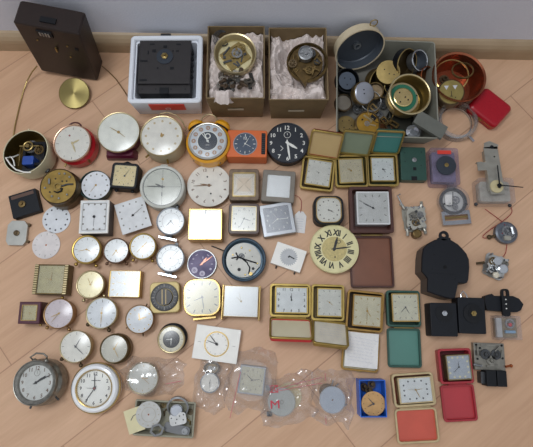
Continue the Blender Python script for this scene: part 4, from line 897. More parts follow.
# green movement cover
greenp = mat('green_plastic', '24493F', .45, 0, .1)
t, W, H = slab('quartz_movement', 'dark green square movement cover right of the leaning trio', 'clock movement', 413.5, 163.5, .020, 25.5, 33, -1, greenp, .003, .001)
obj('hub', G().lathe([(.005, .020), (.005, .022), (.002, .0225), (.002, .025)], 14, cx=.002, cy=.008), steel, t)
obj('slot', G().box(.007, .007, .0006, (.002, -.012, .0202)).box(.012, .009, .0006, (.0, -H / 2 + .004, .0202)), black, t)
g = G(); [g.disc(.001, .02, .0206, x, y, 8) for x, y in ((-.018, .024), (.018, .026), (-.018, .004), (.016, -.004))]; obj('hole', g, black, t)

# ------------------------------------------------------------------ front travel clocks
paperc = mat('cream_paper_lining', 'D6CDB0', .6, 0, .06, 20)
t, W, H = travel('gold-rimmed travel clock with cream-lined lid and red base edge, left of the front pair', 290.3, 300.2, 41, 33, -1, .020, gm, gm, mat('dark_gold_lining', '6B5A2C', .5), (291.5, 300, 33.5, 27, -1, .022), (290.5, 317.5, .084, .062, -2, .0145, -50, red, paperc, .010), mat('white_card_dial', 'DDDEDE', .5), ink, ('num', .09, .84), ((345, .36, .07), (0, .55, .05)), ink)
hinge(t, 291, 317.5, .018, .06, -1, gm)
t, W, H = travel('gold-rimmed travel clock with writing in its cream lid, right of the front pair', 327.9, 302.5, 33, 36, -2, .020, gm, gm, mat('dark_gold_lining', '6B5A2C', .5), (329.5, 302.5, 25.5, 29, -2, .023), (330.0, 320, .070, .066, -7, .0145, -44, gm, mat('paper_lid', 'D8D2C2', .6), .010), mat('silver_satin_dial', 'CFCCC2', .35, .2), greyink, ('bars', .07, .85), ((300, .3, .04), (130, .4, .04)), goldink)
hinge(t, 330.5, 319.5, .018, .045, -4, gm)
def script_lines(t, px, py, z, rot, w, rows, m, tiltx=0, seed=1):
    rnd = random.Random(seed); g = G(ltree(t, px, py, z, rot, tiltx))
    for r_ in range(rows):
        x = -w / 2; y = (rows / 2 - r_ - .5) * .0062
        while x < w / 2 - .004:
            l = rnd.uniform(.003, .009); g.tube([(x, y, 0), (x + l * .3, y + .0012, 0), (x + l * .6, y - .0008, 0), (x + l, y + .0006, 0)], .00018, 4); x += l + .0018
    return obj('handwriting', g, m, t)
script_lines(t, 331.8, 330.0, .0345, -8, .048, 6, mat('faint_ink', 'B6BBCB', .6), -44, 2)
# brown-gold case with paper in the lid
rb = mat('bronze_gold_rim', 'A8844A', .35, .75, .25)
t, W, H = travel('bronze-gold travel clock with parchment dial and a written paper lying in its lower lid', 365, 311, 37, 40, -6, .022, mat('dark_brown_case', '3A2E26', .5), rb, mat('brown_lining', '4A3626', .6), (367, 311, 29.5, 32, -5, .025), (360.5, 352.5, 37, 37, -6, .012, 0, mat('mottled_grey_case', '55554F', .5, 0, .3, 60), mat('cream_lining', 'C9BFA0', .6), .010), mat('parchment_dial', 'C9BFA0', .45), goldink, ('bars', .08, .82), ((355, .35, .05), (180, .75, .04), (145, .5, .05)), goldink, bz=rb)
hinge(t, 362.5, 332, .014, .05, -6, rb); clasp(t, 359, 371, .010, -6, brass)
q = P(362, 350, .018); W, H, rz = dims(362, 350, .018, 33, 35, -6); q.z = .0135
tt = thing('note_paper', 'folded white paper with faint blue handwriting lying in the lid of the bronze-gold travel clock', 'paper', q, rz)
def sheet(W, H, amp, seed, n=18):
    g = G(); vs = [(u / n * W - W / 2, v / n * H - H / 2, .0015 + amp * (noise.noise(Vector((u / n * 3, v / n * 3, seed))) + .4 * noise.noise(Vector((u / n * 8, v / n * 8, seed))))) for v in range(n + 1) for u in range(n + 1)]
    return g.add(vs, [(a, a + 1, a + n + 2, a + n + 1) for v in range(n) for a in range(v * (n + 1), v * (n + 1) + n)])
obj('sheet', sheet(W, H, .002, 4.2), paper, tt); g = G(); rnd = random.Random(9)
script_lines(tt, 361.5, 350, .0185, -10, .052, 8, mat('faint_ink', 'B6BBCB', .6), 0, 5)
# green travel clock
gl = mat('green_leather', '27584C', .45); gin = mat('faded_green_leather', '55857A', .45, 0, .10, 14)
t, W, H = travel('green leather travel clock opened flat, right of the bronze-gold one', 403.5, 308.5, 33.5, 36, -1, .020, mat('green_case_leather', '2C5246', .45, 0, .2, 100), mat('green_case_leather', '2C5246', .45, 0, .2, 100), mat('green_lining', '2E5044', .6), (405.3, 307.5, 27.5, 28.5, 0, .023), (404.2, 347.8, 33.5, 39, -1, .012, 0, mat('green_case_leather', '2C5246', .45), gin, .010), mat('cream_square_dial', 'CFC9B0', .45), greyink, ('bars', .08, .80), ((225, .55, .05), (150, .55, .05)), mat('dark_dot', '4A4A50'), bz=gold)
hinge(t, 404, 327.5, .014, .04, -1, brass); clasp(t, 404, 366.5, .010, 0, brass)
# gold/red and red
coral = mat('coral_leatherette', 'CC5A48', .45, 0, .10, 25); redin = mat('red_leatherette', 'B4383F', .4, 0, .12, 14)
cg = mat('cream_gold_rim', 'C9B58C', .4, .5, .15)
t, W, H = travel('cream-gold travel clock with wide white dial and coral-lined lid, lowest at the right', 413.7, 389.5, 41.5, 33.5, 4, .022, cg, cg, mat('red_lining', '8C2018', .5), (415.5, 389.8, 34.5, 26.5, 4, .024), (417, 425.5, 42, 35, 3, .012, 0, cg, coral, .010), mat('white_card_dial', 'DDDEDE', .5), mat('dark_dot', '4A4A50'), ('dots', .07, .72), ((85, .6, .05), (155, .7, .07), (275, .8, .02)), goldink, bz=cg)
hinge(t, 415, 407, .014, .06, 4, cg); clasp(t, 418.5, 442, .010, 3, brass)
rl = mat('red_case_leather', 'A32A34', .4, 0, .12, 200, .08)
t, W, H = travel('red leather travel clock with square grey dial and red-lined lid at the lower right', 455.7, 366, 33, 35, 2, .022, rl, rl, mat('dark_red_lining', '5E1620', .6), (458.2, 367, 24.5, 25.5, 3, .026), (459, 403, 33.5, 36.5, 3, .012, 0, rl, redin, .010), mat('grey_blue_dial', 'A9AFBA', .45), cream, ('dots', .12, .82), ((230, .7, .04), (0, .5, .04)), ink, bz=mat('dull_gold_bezel', '8E7E5C', .35, .7))
hinge(t, 457.3, 384, .014, .035, 3, rl); clasp(t, 459.8, 421, .010, 3, brass)

# ------------------------------------------------------------------ left lower clocks
def ball(label, px, py, r, h, case, face, ik, mk, hnd, feet, bz=None, foot='ball', rot=0, **k):
    return roundclock('alarm_clock', label, px, py, r, h, case, bz or case, face, ik, mk, hnd, k.pop('hm', goldink), rot, feet=feet, foot=foot, fm=k.pop('fm', bz or case), **k)
g_ = mat('yellow_gold', 'A98C4C', .3, .85, .15)
def knob(t, R, h, m): obj('top_knob', G().sph(R * .11, 0, R * 1.06, h * .55), m, t)
t, R, rd = ball('small gold round clock on two ball feet, below the dark-sided square white clock', 86.2, 249.3, 14.8, .028, g_, silverdial, greyink, ('bars', .12, .82, .03), ((258, .7, .04), (115, .4, .06)), ((218, 1.22), (150, 1.22)), bw=.14); knob(t, R, .028, g_)
t, R, rd = ball('small brown round clock with white dial on two feet, between two gold ones', 115.8, 250.5, 13, .028, mat('brown_metal', '6A4C38', .35, .5), silverdial, greyink, ('bars', .14, .82, .03), ((215, .55, .05), (140, .35, .06)), ((218, 1.22), (142, 1.22)), bw=.1)
t, R, rd = ball('small gold round clock with silvery dial on two ball feet, right of the brown one', 142.6, 246.3, 13.6, .028, g_, silverdial, goldink, ('bars', .12, .82, .03), ((225, .7, .04), (40, .5, .05)), ((218, 1.22), (146, 1.22)), bw=.12)
t, R, rd = ball('gold round clock with satin gold dial on two ball feet, below the small gold clocks', 90, 284.4, 14.2, .028, g_, mat('satin_gold_dial', 'CFC4A0', .28, .5), goldink, ('bars', .10, .85, .02), ((335, .55, .04), (30, .35, .04)), ((205, 1.2), (130, 1.2)), bw=.10, bz=pgold, dome=.16)
t, R, rd = ball('white round clock with gold rim and thin hand pointing straight down', 101.2, 313, 16, .028, pgold, mat('white_dial', 'DDE0E4', .5), greyink, ('bars', .13, .82, .03), ((180, .7, .04), (5, .4, .03)), ((232, 1.15), (157, 1.15)), bw=.08, fm=bronze, dome=.18)
t, R, rd = ball('pink-dialled round clock with brown-gold rim on two ball feet', 58.3, 313.5, 15.3, .028, mat('brown_gold', 'A58258', .3, .75, .15), mat('pink_dial', 'C9BCC0', .4, .1), mat('mauve_ink', '8C7C86'), ('bars', .10, .83, .02), ((245, .6, .06), (218, .8, .03)), ((222, 1.22), (148, 1.22)), bw=.08); knob(t, R, .028, g_)
t, R, rd = ball('white round clock with thin gold rim and three small dark pegs', 139.3, 319.2, 14.5, .026, mat('brown_gold', 'A58258', .3, .75, .15), mat('white_dial', 'DDE0E4', .5), goldink, ('dots', .09, .8), ((350, .45, .12), (70, .55, .09)), ((20, 1.14), (238, 1.18), (168, 1.18)), foot='leg', fm=bronze, bw=.07)
t, R, rd = ball('cream white round clock with thin gold rim above the big white alarm clock', 75.2, 346.6, 16.2, .028, pgold, mat('ivory_dial', 'E4E0D6', .45), mat('dark_dot', '4A4A50'), ('bars', .10, .86, .015), ((28, .6, .05), (132, .75, .05)), ((230, 1.2), (165, 1.2)), foot='ball', fm=bronze, bw=.06, hm=mat('dark_dot', '4A4A50'))
t, R, rd = roundclock('alarm_clock', 'small round clock in dark brass with grey dial, right of the cream white one', 113.8, 348.8, 14.6, .032, mat('dark_brass_case', '6A5836', .35, .7, .3), mat('dark_brass_case', '6A5836', .35, .7, .3), mat('warm_grey_dial', 'B4B0A4', .4, .2), whiteink, ('bars', .08, .85, .02), ((28, .55, .06), (150, .75, .04)), goldink, bw=.09, rb=1.05)
# black and white small round
t, R, rd = roundclock('alarm_clock', 'small round clock with black centre and cream ring, right of the three-peg clock', 171, 339.3, 14, .026, black, pgold, mat('cream_ring_dial', 'D6CFB8', .45), greyink, ('bars', .10, .90, .03), ((268, .42, .05), (180, .5, .05)), whiteink, bw=.12, rb=.97, glass=True, dome=.08)
obj('black_centre', G().lathe([(rd * .70, .0232), (rd * .68, .0238), (0, .0238)], 40, cy=0), ink, t)
obj('base_ring', G().lathe([(R * 1.06, 0), (R * 1.06, .010), (R * .95, .012)], 40, cy=.003), black, t)
# rib-sided rectangle
t, W, H = squareclock('desk_clock', 'rectangular old gold clock with ribbed dark sides at the left', 50.5, 279.3, 34.5, 30, .026, mat('old_gold', '6E5F3C', .4, .6, .3), mat('greenish_gold_dial', 'A89C70', .4, .35, .15), mat('gold_ink', '8C7A48'), -1, ('bars', .05, .84), ((275, .55, .03), (5, .6, .03)), goldink, cr=.02, brd=.13, brdy=.04)
g = G()
for sgn in (-1, 1):
    for k in range(13): g.box(W * .095, H / 26, .0022, (sgn * W * .435, -H / 2 + (k + .5) * H / 13, .0262))
obj('rib', g, pgold, t)
t, W, H = squareclock('desk_clock', 'small maroon square clock with gold square dial at the left edge', 29.3, 312.7, 21.5, 22, .032, mat('maroon_case', '4E2030', .35, 0, .1), mat('gold_square_dial', 'B7A97E', .4, .3), mat('gold_ink', '8C7A48'), 0, ('bars', .08, .84), ((120, .4, .05), (180, .3, .05)), goldink, cr=.02, brd=.17, dr=.01)
obj('gilt_edge', G().frame(W * .72, H * .72, W * .66, H * .66, .031, .0328, .001, .001), gold, t); obj('foot', G().sph(.003, W * .32, -H * .54, .008), gold, t)
# white/gold rectangle
t, W, H = squareclock('desk_clock', 'flat white square clock with gold edges at both sides, above the black knob clock', 124.5, 283.8, 31.5, 26.5, .022, goldside, mat('silver_white_dial', 'CDD0D3', .55, 0), goldink, -1, ('bars', .08, .8), ((330, .25, .03), (283, .7, .03)), goldink, cr=.01, brd=.035, brdy=.008, bz=goldside)
# gold square w/ black knob
t, W, H = slab('timer_clock', 'pale gold square with rounded corners and black ridged round knob', 'clock', 164.6, 297.2, .020, 30, 31, 3, mat('satin_pale_gold', 'C6B27A', .5, .3, .08), .010, .002, sub='case')
R = W * .46
obj('dial_ring', G().lathe([(R, .019), (R, .0225), (R * .93, .023), (R * .64, .0226), (R * .62, .019)], 48, close=True), mat('dark_ring', '26262A', .4), t)
g = G(); marks(g, R, 'bars', .0232, 0, .82, .14, w=.05)
for k in range(24): g.box(.0022, .0006, .0003, (R * .82 * cos(k * pi / 12), R * .82 * sin(k * pi / 12), .0232), k * 15)
obj('scale', g, greyink, t)
obj('knob', G().lathe([(R * .6, .021), (R * .58, .026), (0, .0262)], 40), mat('knob_black', '2A2422', .4), t)
g = G().box(R * .07, R * 1.05, .0008, (-R * .13, 0, .0265)).box(R * .07, R * 1.05, .0008, (R * .13, 0, .0265)); obj('knob_groove', g, mat('gold_line', 'B89F68', .4), t)
# cushion shaped cream clock
t, W, H = squareclock('desk_clock', 'champagne cushion-shaped clock with gold rim and black bar marks', 202, 297.3, 37.5, 37.5, .030, gold, mat('champagne_cushion', 'D2C6A2', .6, 0, .05), mat('dark_dot', '4A4A50'), 2, ('bars', .10, .80), ((250, .52, .04), (172, .75, .05)), mat('dark_dot', '4A4A50'), cr=.30, brd=.045, dr=.27)
obj('bar_stand', G(Matrix.Rotation(radians(4), 4, 'Z')).rbox(W * .62, W * .06, .008, .016, .001, .0006, 0, -H * .55), gold, t)
# mirror rectangle
t, W, H = squareclock('desk_clock', 'bright silver square clock flanked by two thin gold bars', 241, 301.3, 34.5, 31, .026, mat('grey_metal_side', '58585A', .5), mat('mirror_white_dial', 'F0F1F3', .2, .0, .02), mat('pale_gold_ink', 'C4B08A', .5), -2, ('none',), ((310, .45, .03), (345, .6, .02)), mat('pale_gold_ink', 'C4B08A', .5), cr=.01, brd=.012, bz=gold, gm=GLASSF)
for sgn in (-1, 1): obj('side_bar', G().rbox(W * .038, H * 1.13, .004, .028, .0008, .0005, sgn * W * .535, -H * .04), gold, t)
# flat white rectangle
t, W, H = slab('wall_dial', 'flat white rectangular clock with gold chapter ring and black hands, below the champagne clock', 'clock', 216.6, 344, .018, 45, 34.5, -8, white, .001, .001, sub='case')
R = 12.2 * mpp(216, 344, .018)
obj('chapter_ring', G().ring(R * .93, R * 1.03, .0178, .0184), gold, t)
g = G(); marks(g, R, 'bars', .0183, 0, .82, .08, w=.03); g.box(.006, .0006, .0003, (-R * 1.45, 0, .0182)); g.box(.006, .0006, .0003, (R * 1.45, 0, .0182)); obj('marks', g, greyink, t)
hands(t, R, .0188, ((282, .82, .07), (314, .95, .07)), ink, hub=.12)

# ------------------------------------------------------------------ big alarm clocks at the bottom
t, R, rd = roundclock('alarm_clock', 'old nickel alarm clock with brown numerals and top loop at the lower left', 36.2, 384, 22.4, .048, nickel, nickel, mat('aged_white_dial', 'C9C9C4', .45), browink, ('num', .19, .8), ((55, .55, .10), (62, .85, .06)), ink, bw=.06, rb=1.06, dome=.08, depth=.008, feet=((195, 1.2), (128, 1.25)), foot='leg', fm=dsteel, tilt=(radians(-3), radians(-3)), lift=.004)
obj('inner_ring', G().lathe([(rd * .99, .0402), (rd * .99, .0468), (rd * .88, .044), (rd * .82, .0405)], 56, close=True), nickel, t)
g = G(); g.ring(rd * .13, rd * .15, .040, .0406, 0, rd * .45); g.box(.0006, .005, .0004, (0, rd * .47, .0405)); obj('alarm_dial', g, greyink, t)
# numerals sit inside the inner ring
d = [c for c in t.children if c.name.startswith('dial')][0]; d.scale = (.86, .86, 1)
wireloop(t, [(-R * .28, R * .93, .034), (-R * .40, R * 1.12, .042), (-R * .12, R * 1.30, .044), (R * .22, R * 1.28, .044), (R * .38, R * 1.16, .042), (R * .30, R * .98, .034)], .0018, nickel, 'handle')
g = G().lathe([(R * .13, 0), (R * .13, .01)], 14); obj('handle_socket', G().sph(R * .12, -R * .28, R * .96, .034).sph(R * .12, R * .28, R * .96, .034), nickel, t)
t = at('alarm_clock', 'big round clock with glossy white rim, gold edges and black numerals', 'clock', 93.6, 388.6, 0, .034)
R = 25.6 * mpp(93.6, 388.6, .03)
obj('case', G().lathe([(R * .88, 0), (R * .96, .006), (R * .97, .020)], 64), white, t)
obj('outer_ring', G().lathe([(R * .97, .016), (R, .017), (R, .023), (R * .955, .024), (R * .95, .018)], 64, close=True), gold, t)
obj('rim', G().lathe([(R * .955, .022), (R * .93, .029), (R * .86, .033), (R * .78, .034), (R * .73, .0325), (R * .72, .024)], 64, close=True), mat('glossy_white', 'EEF0F2', .12, 0, .02, coat=.5), t)
obj('inner_ring', G().lathe([(R * .735, .032), (R * .73, .0345), (R * .70, .034), (R * .69, .028)], 64, close=True), gold, t)
rd = R * .70; g = G().disc(rd, .024, .028, n=52); marks(g, rd, 'num', .028, 1, .80, .18)
for k in range(60): g.box(.0012, .0004, .0002, (rd * .95 * cos(k * pi / 30), rd * .95 * sin(k * pi / 30), .0282), k * 6, 1)
[g.box(.0022, .0016, .0002, (-.006 + k * .003, rd * .42, .0282), 0, 1) for k in range(6)]; obj('dial', g, [white, ink], t)
hands(t, rd, .0288, ((357, .82, .06), (213, .9, .045), (272, .5, .02)), ink, hub=.09)
obj('glass', G().lathe([(rd * .99, .033), (rd * .6, .0338), (0, .0342)], 44, cap0=False), GLASS, t)
obj('hub_cap', G().disc(rd * .06, .030, .0312, n=14), mat('red_dot', '90504A'), t)
# ------------------------------------------------------------------ movements on the right
t, W, H = slab('quartz_movement', 'lilac clear plastic movement with black disc and red label, upper right', 'clock movement', 445, 166, .026, 29, 37, -1, PURP, .006, .0015)
obj('inner_block', G().rbox(W * .8, H * .8, .002, .018, .003), mat('lilac_inner', '8A8496', .4, .2, .3, 60), t)
obj('washer', G().lathe([(W * .34, .026), (W * .34, .0285), (W * .1, .029)], 40, cx=.002, cy=.001), mat('dark_rubber', '272B33', .7), t)
obj('hub', G().lathe([(.0045, .0285), (.0045, .031), (.002, .0315), (.002, .035)], 14, cx=.002, cy=.001), brass, t)
obj('label', G().rbox(W * .48, H * .10, .0262, .0267, .001, 0, .0, H * .37), mat('red_label', 'D63A2C', .5), t)
t = at('clock_movement', 'round clear-cased movement with dark ring above a flat chrome bracket', 'clock movement', 455, 200, 0, .022)
R = 15 * mpp(455, 200, .022)
obj('clear_case', G().lathe([(R * .97, 0), (R, .004), (R, .020), (R * .9, .022), (R * .2, .023)], 48), CLEAR, t)
obj('base_plate', G().disc(R * .86, .002, .008), mat('white_steel', 'D2D2CE', .4, .3) if True else mat('pale_steel', 'B4B4AE', .4, .6), t)
obj('dark_ring', G().lathe([(R * .9, .008), (R * .9, .014), (R * .72, .014), (R * .72, .008)], 48, close=True), dsteel, t)
g = G(); [g.gear(a * R, .008 + k * .002, .0095 + k * .002, 18, x * R, y * R) for k, (a, x, y) in enumerate(((.3, .2, .1), (.22, -.25, -.15), (.2, .1, -.4)))]; obj('gear', g, steel, t)
obj('white_block', G().rbox(R * .5, R * .7, .008, .013, .002, 0, -R * .28, .1 * R), white, t)
obj('needle', G().tube([(-.1 * R, -.35 * R, .016), (-.02 * R, .6 * R, .016)], .0009), black, t)
obj('top_lobe', G().rbox(R * .5, R * .5, .004, .018, .003, 0, 0, R * 1.05), CLEAR, t)
g = G(); [g.disc(.0022, .0228, .0236, R * .78 * cos(a), R * .78 * sin(a), 10) for a in (1.57, 3.5, 5.9)]; obj('screw', g, dsteel, t)
T = ltree(t, 456.5, 217.5, .012, 4)
obj('chrome_bracket', G(T).frame(.060, .030, .050, .012, -.008, 0, .001, .001, .0004), chrome, t)
obj('bracket_bar', G(T).box(.048, .003, .001, (0, .001, -.003)), brass, t)
# skeleton movement
def skeleton(name, label, px, py, w, h, rot, seed, top=.028, pm=None, ngear=5, legs=()):
    W, H, rz = dims(px, py, top, w, h, rot); q = P(px, py, top); q.z = 0; rnd = random.Random(seed)
    t = thing(name, label, 'clock movement', q, rz)
    pm = pm or mat('aluminium_plate', 'B9B7AC', .4, .6, .15, 80)
    def plate(f, jag):
        o = []
        for i in range(28):
            a = 2 * pi * i / 28; c, s_ = cos(a), sin(a); m = max(abs(c), abs(s_)); k = f * (1 - jag * rnd.random()); o.append((c / m * W / 2 * k, s_ / m * H / 2 * k))
        return o
    obj('back_plate', G().pr(plate(.92, .10), .004, .006), pm, t)
    obj('front_plate', G().pr(plate(.86, .30), .020, .0225), pm, t)
    g = G(); [g.lathe([(.002, 0), (.002, .021)], 10, cx=sx_ * W * .34, cy=sy_ * H * .36) for sx_ in (-1, 1) for sy_ in (-1, 1)]; obj('pillar', g, steel, t)
    for k in range(ngear):
        x, y = rnd.uniform(-.28, .28) * W, rnd.uniform(-.3, .3) * H; z = .009 + .002 * k if k % 2 else .0228 + .0008 * k
        obj('gear', G().gear(rnd.uniform(.11, .2) * W, z, z + .0015, 18, x, y), [dbrass, steel, nickel][k % 3], t)
    g = G(); [g.screw(rnd.uniform(.0015, .0026), rnd.uniform(-.36, .36) * W, rnd.uniform(-.38, .38) * H, .0225) for k in range(8)]; obj('screw', g, chrome, t)
    g = G(); [g.disc(rnd.uniform(.0012, .0026), .0222, .0229, rnd.uniform(-.33, .33) * W, rnd.uniform(-.36, .36) * H, 12) for k in range(6)]; obj('hole', g, black, t)
    g = G(); [g.box(rnd.uniform(.15, .35) * W, .0022, .002, (rnd.uniform(-.2, .2) * W, rnd.uniform(-.3, .3) * H, .024), rnd.uniform(0, 180)) for k in range(5)]; obj('lever', g, dsteel, t)
    for x, y, dx_, dy_ in legs:
        obj('leg', G().tube([(x * W, y * H, .012), ((x + dx_ * .5) * W, (y + dy_ * .5) * H, .013), ((x + dx_) * W, (y + dy_) * H, .010)], .0035, 8), pm, t)
    return t, W, H
t, W, H = skeleton('skeleton_movement', 'openwork aluminium movement with four splayed legs, left of the round clear movement', 417, 216.5, 25, 29, 3, 4, legs=((-.36, .34, -.14, .2), (.3, .34, .06, .22), (-.36, -.36, .0, -.22), (.32, -.36, .05, -.18)))
obj('spring_barrel', G().lathe([(.009, .002), (.009, .018), (.007, .019)], 28, cx=0, cy=-H * .55), dbrass, t)
obj('hanger_arm', G().tube([(-.45 * W, H * .45, .016), (-.62 * W, H * .8, .018), (-.5 * W, H * .85, .018)], .0016), steel, t)
g = G(); [g.lathe([(.0028, .022), (.0028, .028), (.0012, .028), (.0012, .031)], 14, cx=x * W, cy=y * H) for x, y in ((0, .18), (.02, -.22))]; obj('arbor', g, dsteel, t)
# bracket movement
t, W, H = slab('quartz_movement', 'clear boxed movement with tall metal bracket and long black hands at the far right', 'clock movement', 496.5, 190.5, .028, 37, 26, 0, CLEAR, .008, .0015, sub='clear_case')
obj('inner_plate', G().rbox(W * .82, H * .76, .002, .020, .006), mat('pale_inner', 'B7B3A6', .45, .3, .3, 50), t)
T = ltree(t, 494.5, 170, .034, 3)
obj('bracket', G(T).rbox(.030, .105, -.003, -.0012, .002).box(.024, .018, .0015, (-.022, .010, -.002)).pr([(-.014, .050), (.014, .047), (.018, .056), (0, .066), (-.012, .062)], -.003, -.0012), mat('bracket_metal', 'A8A69C', .4, .65, .15), t)
obj('bracket_fold', G(T).box(.002, .09, .010, (-.0145, 0, -.007)).box(.012, .002, .008, (-.028, .019, -.005)), mat('bracket_metal', 'A8A69C', .4, .65), t)
obj('bracket_hole', G(T).disc(.004, -.0013, -.0008, .003, .052, 16).disc(.0018, -.0013, -.0008, .005, .030, 10), black, t)
T = ltree(t, 498.5, 186, .034, 0)
obj('cream_washer', G(T).gear(.014, -.0012, .0010, 30, -.004, -.001, .06, hole=0), mat('cream_washer', 'C9BC92', .5), t)
obj('hub', G(T).lathe([(.0045, .001), (.0045, .006), (.002, .0065), (.002, .010)], 14), black, t)
obj('minute_hand', G(T).pr([(-.0014, -.006), (.0014, -.006), (.001, .044), (-.001, .044)], .0045, .0055), black, t)
obj('hour_hand', G(T @ Matrix.Rotation(radians(-96), 4, 'Z')).pr([(-.0012, -.006), (.0012, -.006), (.0008, .048), (-.0008, .048)], .0065, .0075), black, t)
obj('corner_post', G().sph(.004, -W * .5, -H * .45, .012).sph(.004, W * .42, -H * .5, .012), dsteel, t)
# motor
t = at('clock_movement', 'small round grey gear motor with red wires at the right', 'clock movement', 508, 232, 0, .020)
R = 11 * mpp(508, 232, .02)
obj('housing', G().lathe([(R * .95, 0), (R, .004), (R, .014), (R * .85, .016)], 32), mat('slate_metal', '6C717A', .4, .5, .3, 80), t)
g = G(); g.gear(R * .5, .016, .018, 18, 0, R * .1); g.gear(R * .3, .018, .020, 14, R * .3, -R * .3); obj('gear', g, steel, t)
obj('coil', G().tube([(R * .35, R * .45, .02), (R * .45, -R * .2, .02)], .004), chrome, t)
obj('white_block', G().rbox(R * .6, R * .4, .016, .021, .002, 0, -.1 * R, -.55 * R), mat('pale_inner', 'B7B3A6', .45), t)
obj('knob', G().sph(.005, -R * 1.45, -R * .35, .006).tube([(-R * 1.4, -R * .35, .007), (-R * .8, -R * .2, .010)], .0025), bronze, t)
def wire(lb, pts, r, m, cat='wire', name='wire'):
    # rounded path through points given as (px, py, z)
    q = [P(*p) for p in pts]; out = []
    for i in range(len(q) - 1):
        a, b, c, d = q[max(i - 1, 0)], q[i], q[i + 1], q[min(i + 2, len(q) - 1)]
        for k in range(6):
            u = k / 6; out.append(tuple(.5 * ((2 * b) + (c - a) * u + (2 * a - 5 * b + 4 * c - d) * u * u + (3 * b - a - 3 * c + d) * u ** 3)))
    out.append(tuple(q[-1])); return tag(obj(name, G().tube(out, r, 6), m), lb, cat)
rw = mat('red_wire', 'A02A2C', .4)
wire('red wire looping from the clear bracket movement down to the small grey motor', [(485, 209, .008), (492, 214, .004), (500, 220, .004), (505, 225, .018)], .0008, rw)
wire('red wire making a wide loop left of the small grey motor', [(511, 207, .008), (511.5, 213, .004), (503, 221, .006), (491, 229, .003), (483, 236, .003), (486, 238, .003), (497, 235, .006), (503, 233, .019)], .0008, rw)
wire('red wire from the small grey motor down to the silver movement below it', [(507, 242, .010), (506.5, 248, .003), (505, 254, .004), (500, 260, .026)], .0008, rw)
# small silver movement
t, W, H = skeleton('skeleton_movement', 'small silver movement with white button below the grey motor', 497.5, 265.5, 25, 25, -22, 11, .020, mat('silver_plate', 'BFC0BE', .3, .8, .15, 60), 4)
for o_ in t.children:
    o_.location.z = 0
obj('drum', G().lathe([(.010, .022), (.010, .028), (.008, .029)], 24, cx=.010, cy=-.004).lathe([(.008, .022), (.008, .030)], 20, cx=-.006, cy=.006), chrome, t)
obj('white_button', G().sph(.007, .002, -.020, .022, sz=.6), mat('cream_button', 'D8D0BC', .4), t); obj('side_arm', G().tube([(-.024, -.002, .012), (-.038, -.010, .010)], .0025), bronze, t)
# big black movement
s = mpp(447, 262, .035); q = P(446, 262, .043); q.z = 0
t = thing('pendulum_movement', 'very large black plastic movement with hanging tab at the right', 'clock movement', q, 0)
def pz(pts, sc_, cx, cy, x0, y0, z):   # outline traced in the photo, laid out flat at height z
    return [tuple((P(x0 + x / sc_, y0 + y / sc_, z) - q)[:2]) for x, y in pts]
top = [(120, 260), (122, 180), (130, 130), (155, 105), (195, 82), (240, 72), (290, 84), (325, 105), (352, 132), (375, 160), (388, 192), (390, 240), (385, 305), (378, 322), (362, 328), (328, 325), (318, 370), (310, 408), (290, 413), (262, 408), (200, 390), (152, 372), (153, 300), (140, 282)][::-1]
o = pz(top, 5.59, 0, 0, 400, 225, .043); ins = [(x * .97, y * .97) for x, y in o]
obj('housing', G().loft([[(x, y, z) for x, y in l] for l, z in ((o, 0), (o, .0405), (ins, .043))]), mat('glossy_black_plastic', '0E121A', .35, 0, .1, 60, spec=.35), t)
T = ltree(t, 443.3, 236, .039, 0)
tabp = [(.013 * cos(radians(a)) * 1.0, .011 + .006 * 0 + .010 * sin(radians(a))) for a in range(-20, 201, 20)]
obj('hanging_tab', G(T).loft([[(x, y, z) for x, y in l] for l, z in (([(r_[0], r_[1]) for r_ in circ(.010, 24)], 0), ([(r_[0], r_[1]) for r_ in circ(.010, 24)], .004), ([(r_[0] * 1, r_[1] * .8 + .001) for r_ in circ(.0045, 24)], .004), ([(r_[0], r_[1] * .8 + .001) for r_ in circ(.0045, 24)], 0))], close=True), mat('glossy_black_plastic', '12161F', .3), t)
obj('tab_neck', G(T).rbox(.026, .012, -.002, .0035, .002, 0, 0, -.010), mat('glossy_black_plastic', '12161F', .3), t)
T = ltree(t, 445, 267, .0432, 0)
g = G(T); g.disc(.0035, -.0002, .0006); [g.disc(.001, -.0002, .0004, x, y, 8) for x, y in ((-.02, .025), (.024, .012), (-.026, -.004), (.018, -.024))]; obj('hole', g, mat('deep_black', '050507', .9), t)
g = G(T); g.box(.055, .0008, .0006, (-.002, -.014, .0002), -4); obj('ridge', g, softblack, t)
o2 = pz([(75, 255), (80, 160), (100, 115), (130, 105), (130, 300), (150, 385), (125, 372), (118, 300), (85, 285)][::-1], 5.59, 0, 0, 400, 225, .02)
# two black quartz movements
t, W, H = slab('quartz_movement', 'black square quartz movement with silver hub, left of the black pair', 'clock movement', 444, 319.5, .036, 26.5, 33.5, -1, softblack, .003, .001)
g = G(); g.lathe([(.017, .036), (.017, .0368)], 40, cx=.001, cy=.012); obj('hub_ring', g, black, t)
obj('hub', G().lathe([(.0055, .036), (.0055, .040), (.0028, .0405), (.0028, .044), (.001, .044)], 6, cx=.001, cy=.012), chrome, t)
t, W, H = slab('quartz_movement', 'black square quartz movement with round boss and wire hanger, right of the black pair', 'clock movement', 472, 315.5, .034, 27, 36, -2, softblack, .003, .001)
obj('boss', G().lathe([(.019, .034), (.019, .0355), (.010, .036), (.010, .037)], 40, cx=.002, cy=.004), black, t)
obj('hub', G().lathe([(.0055, .036), (.0055, .040), (.0028, .0405), (.0028, .044)], 6, cx=.002, cy=.004), brass, t)
obj('wire_hanger', G().tube([(-.014, H * .5, .020), (-.015, H * .5 + .006, .020), (-.010, H * .5 + .014, .020), (-.003, H * .5 + .006, .020), (-.002, H * .5, .020)], .0012), chrome, t)
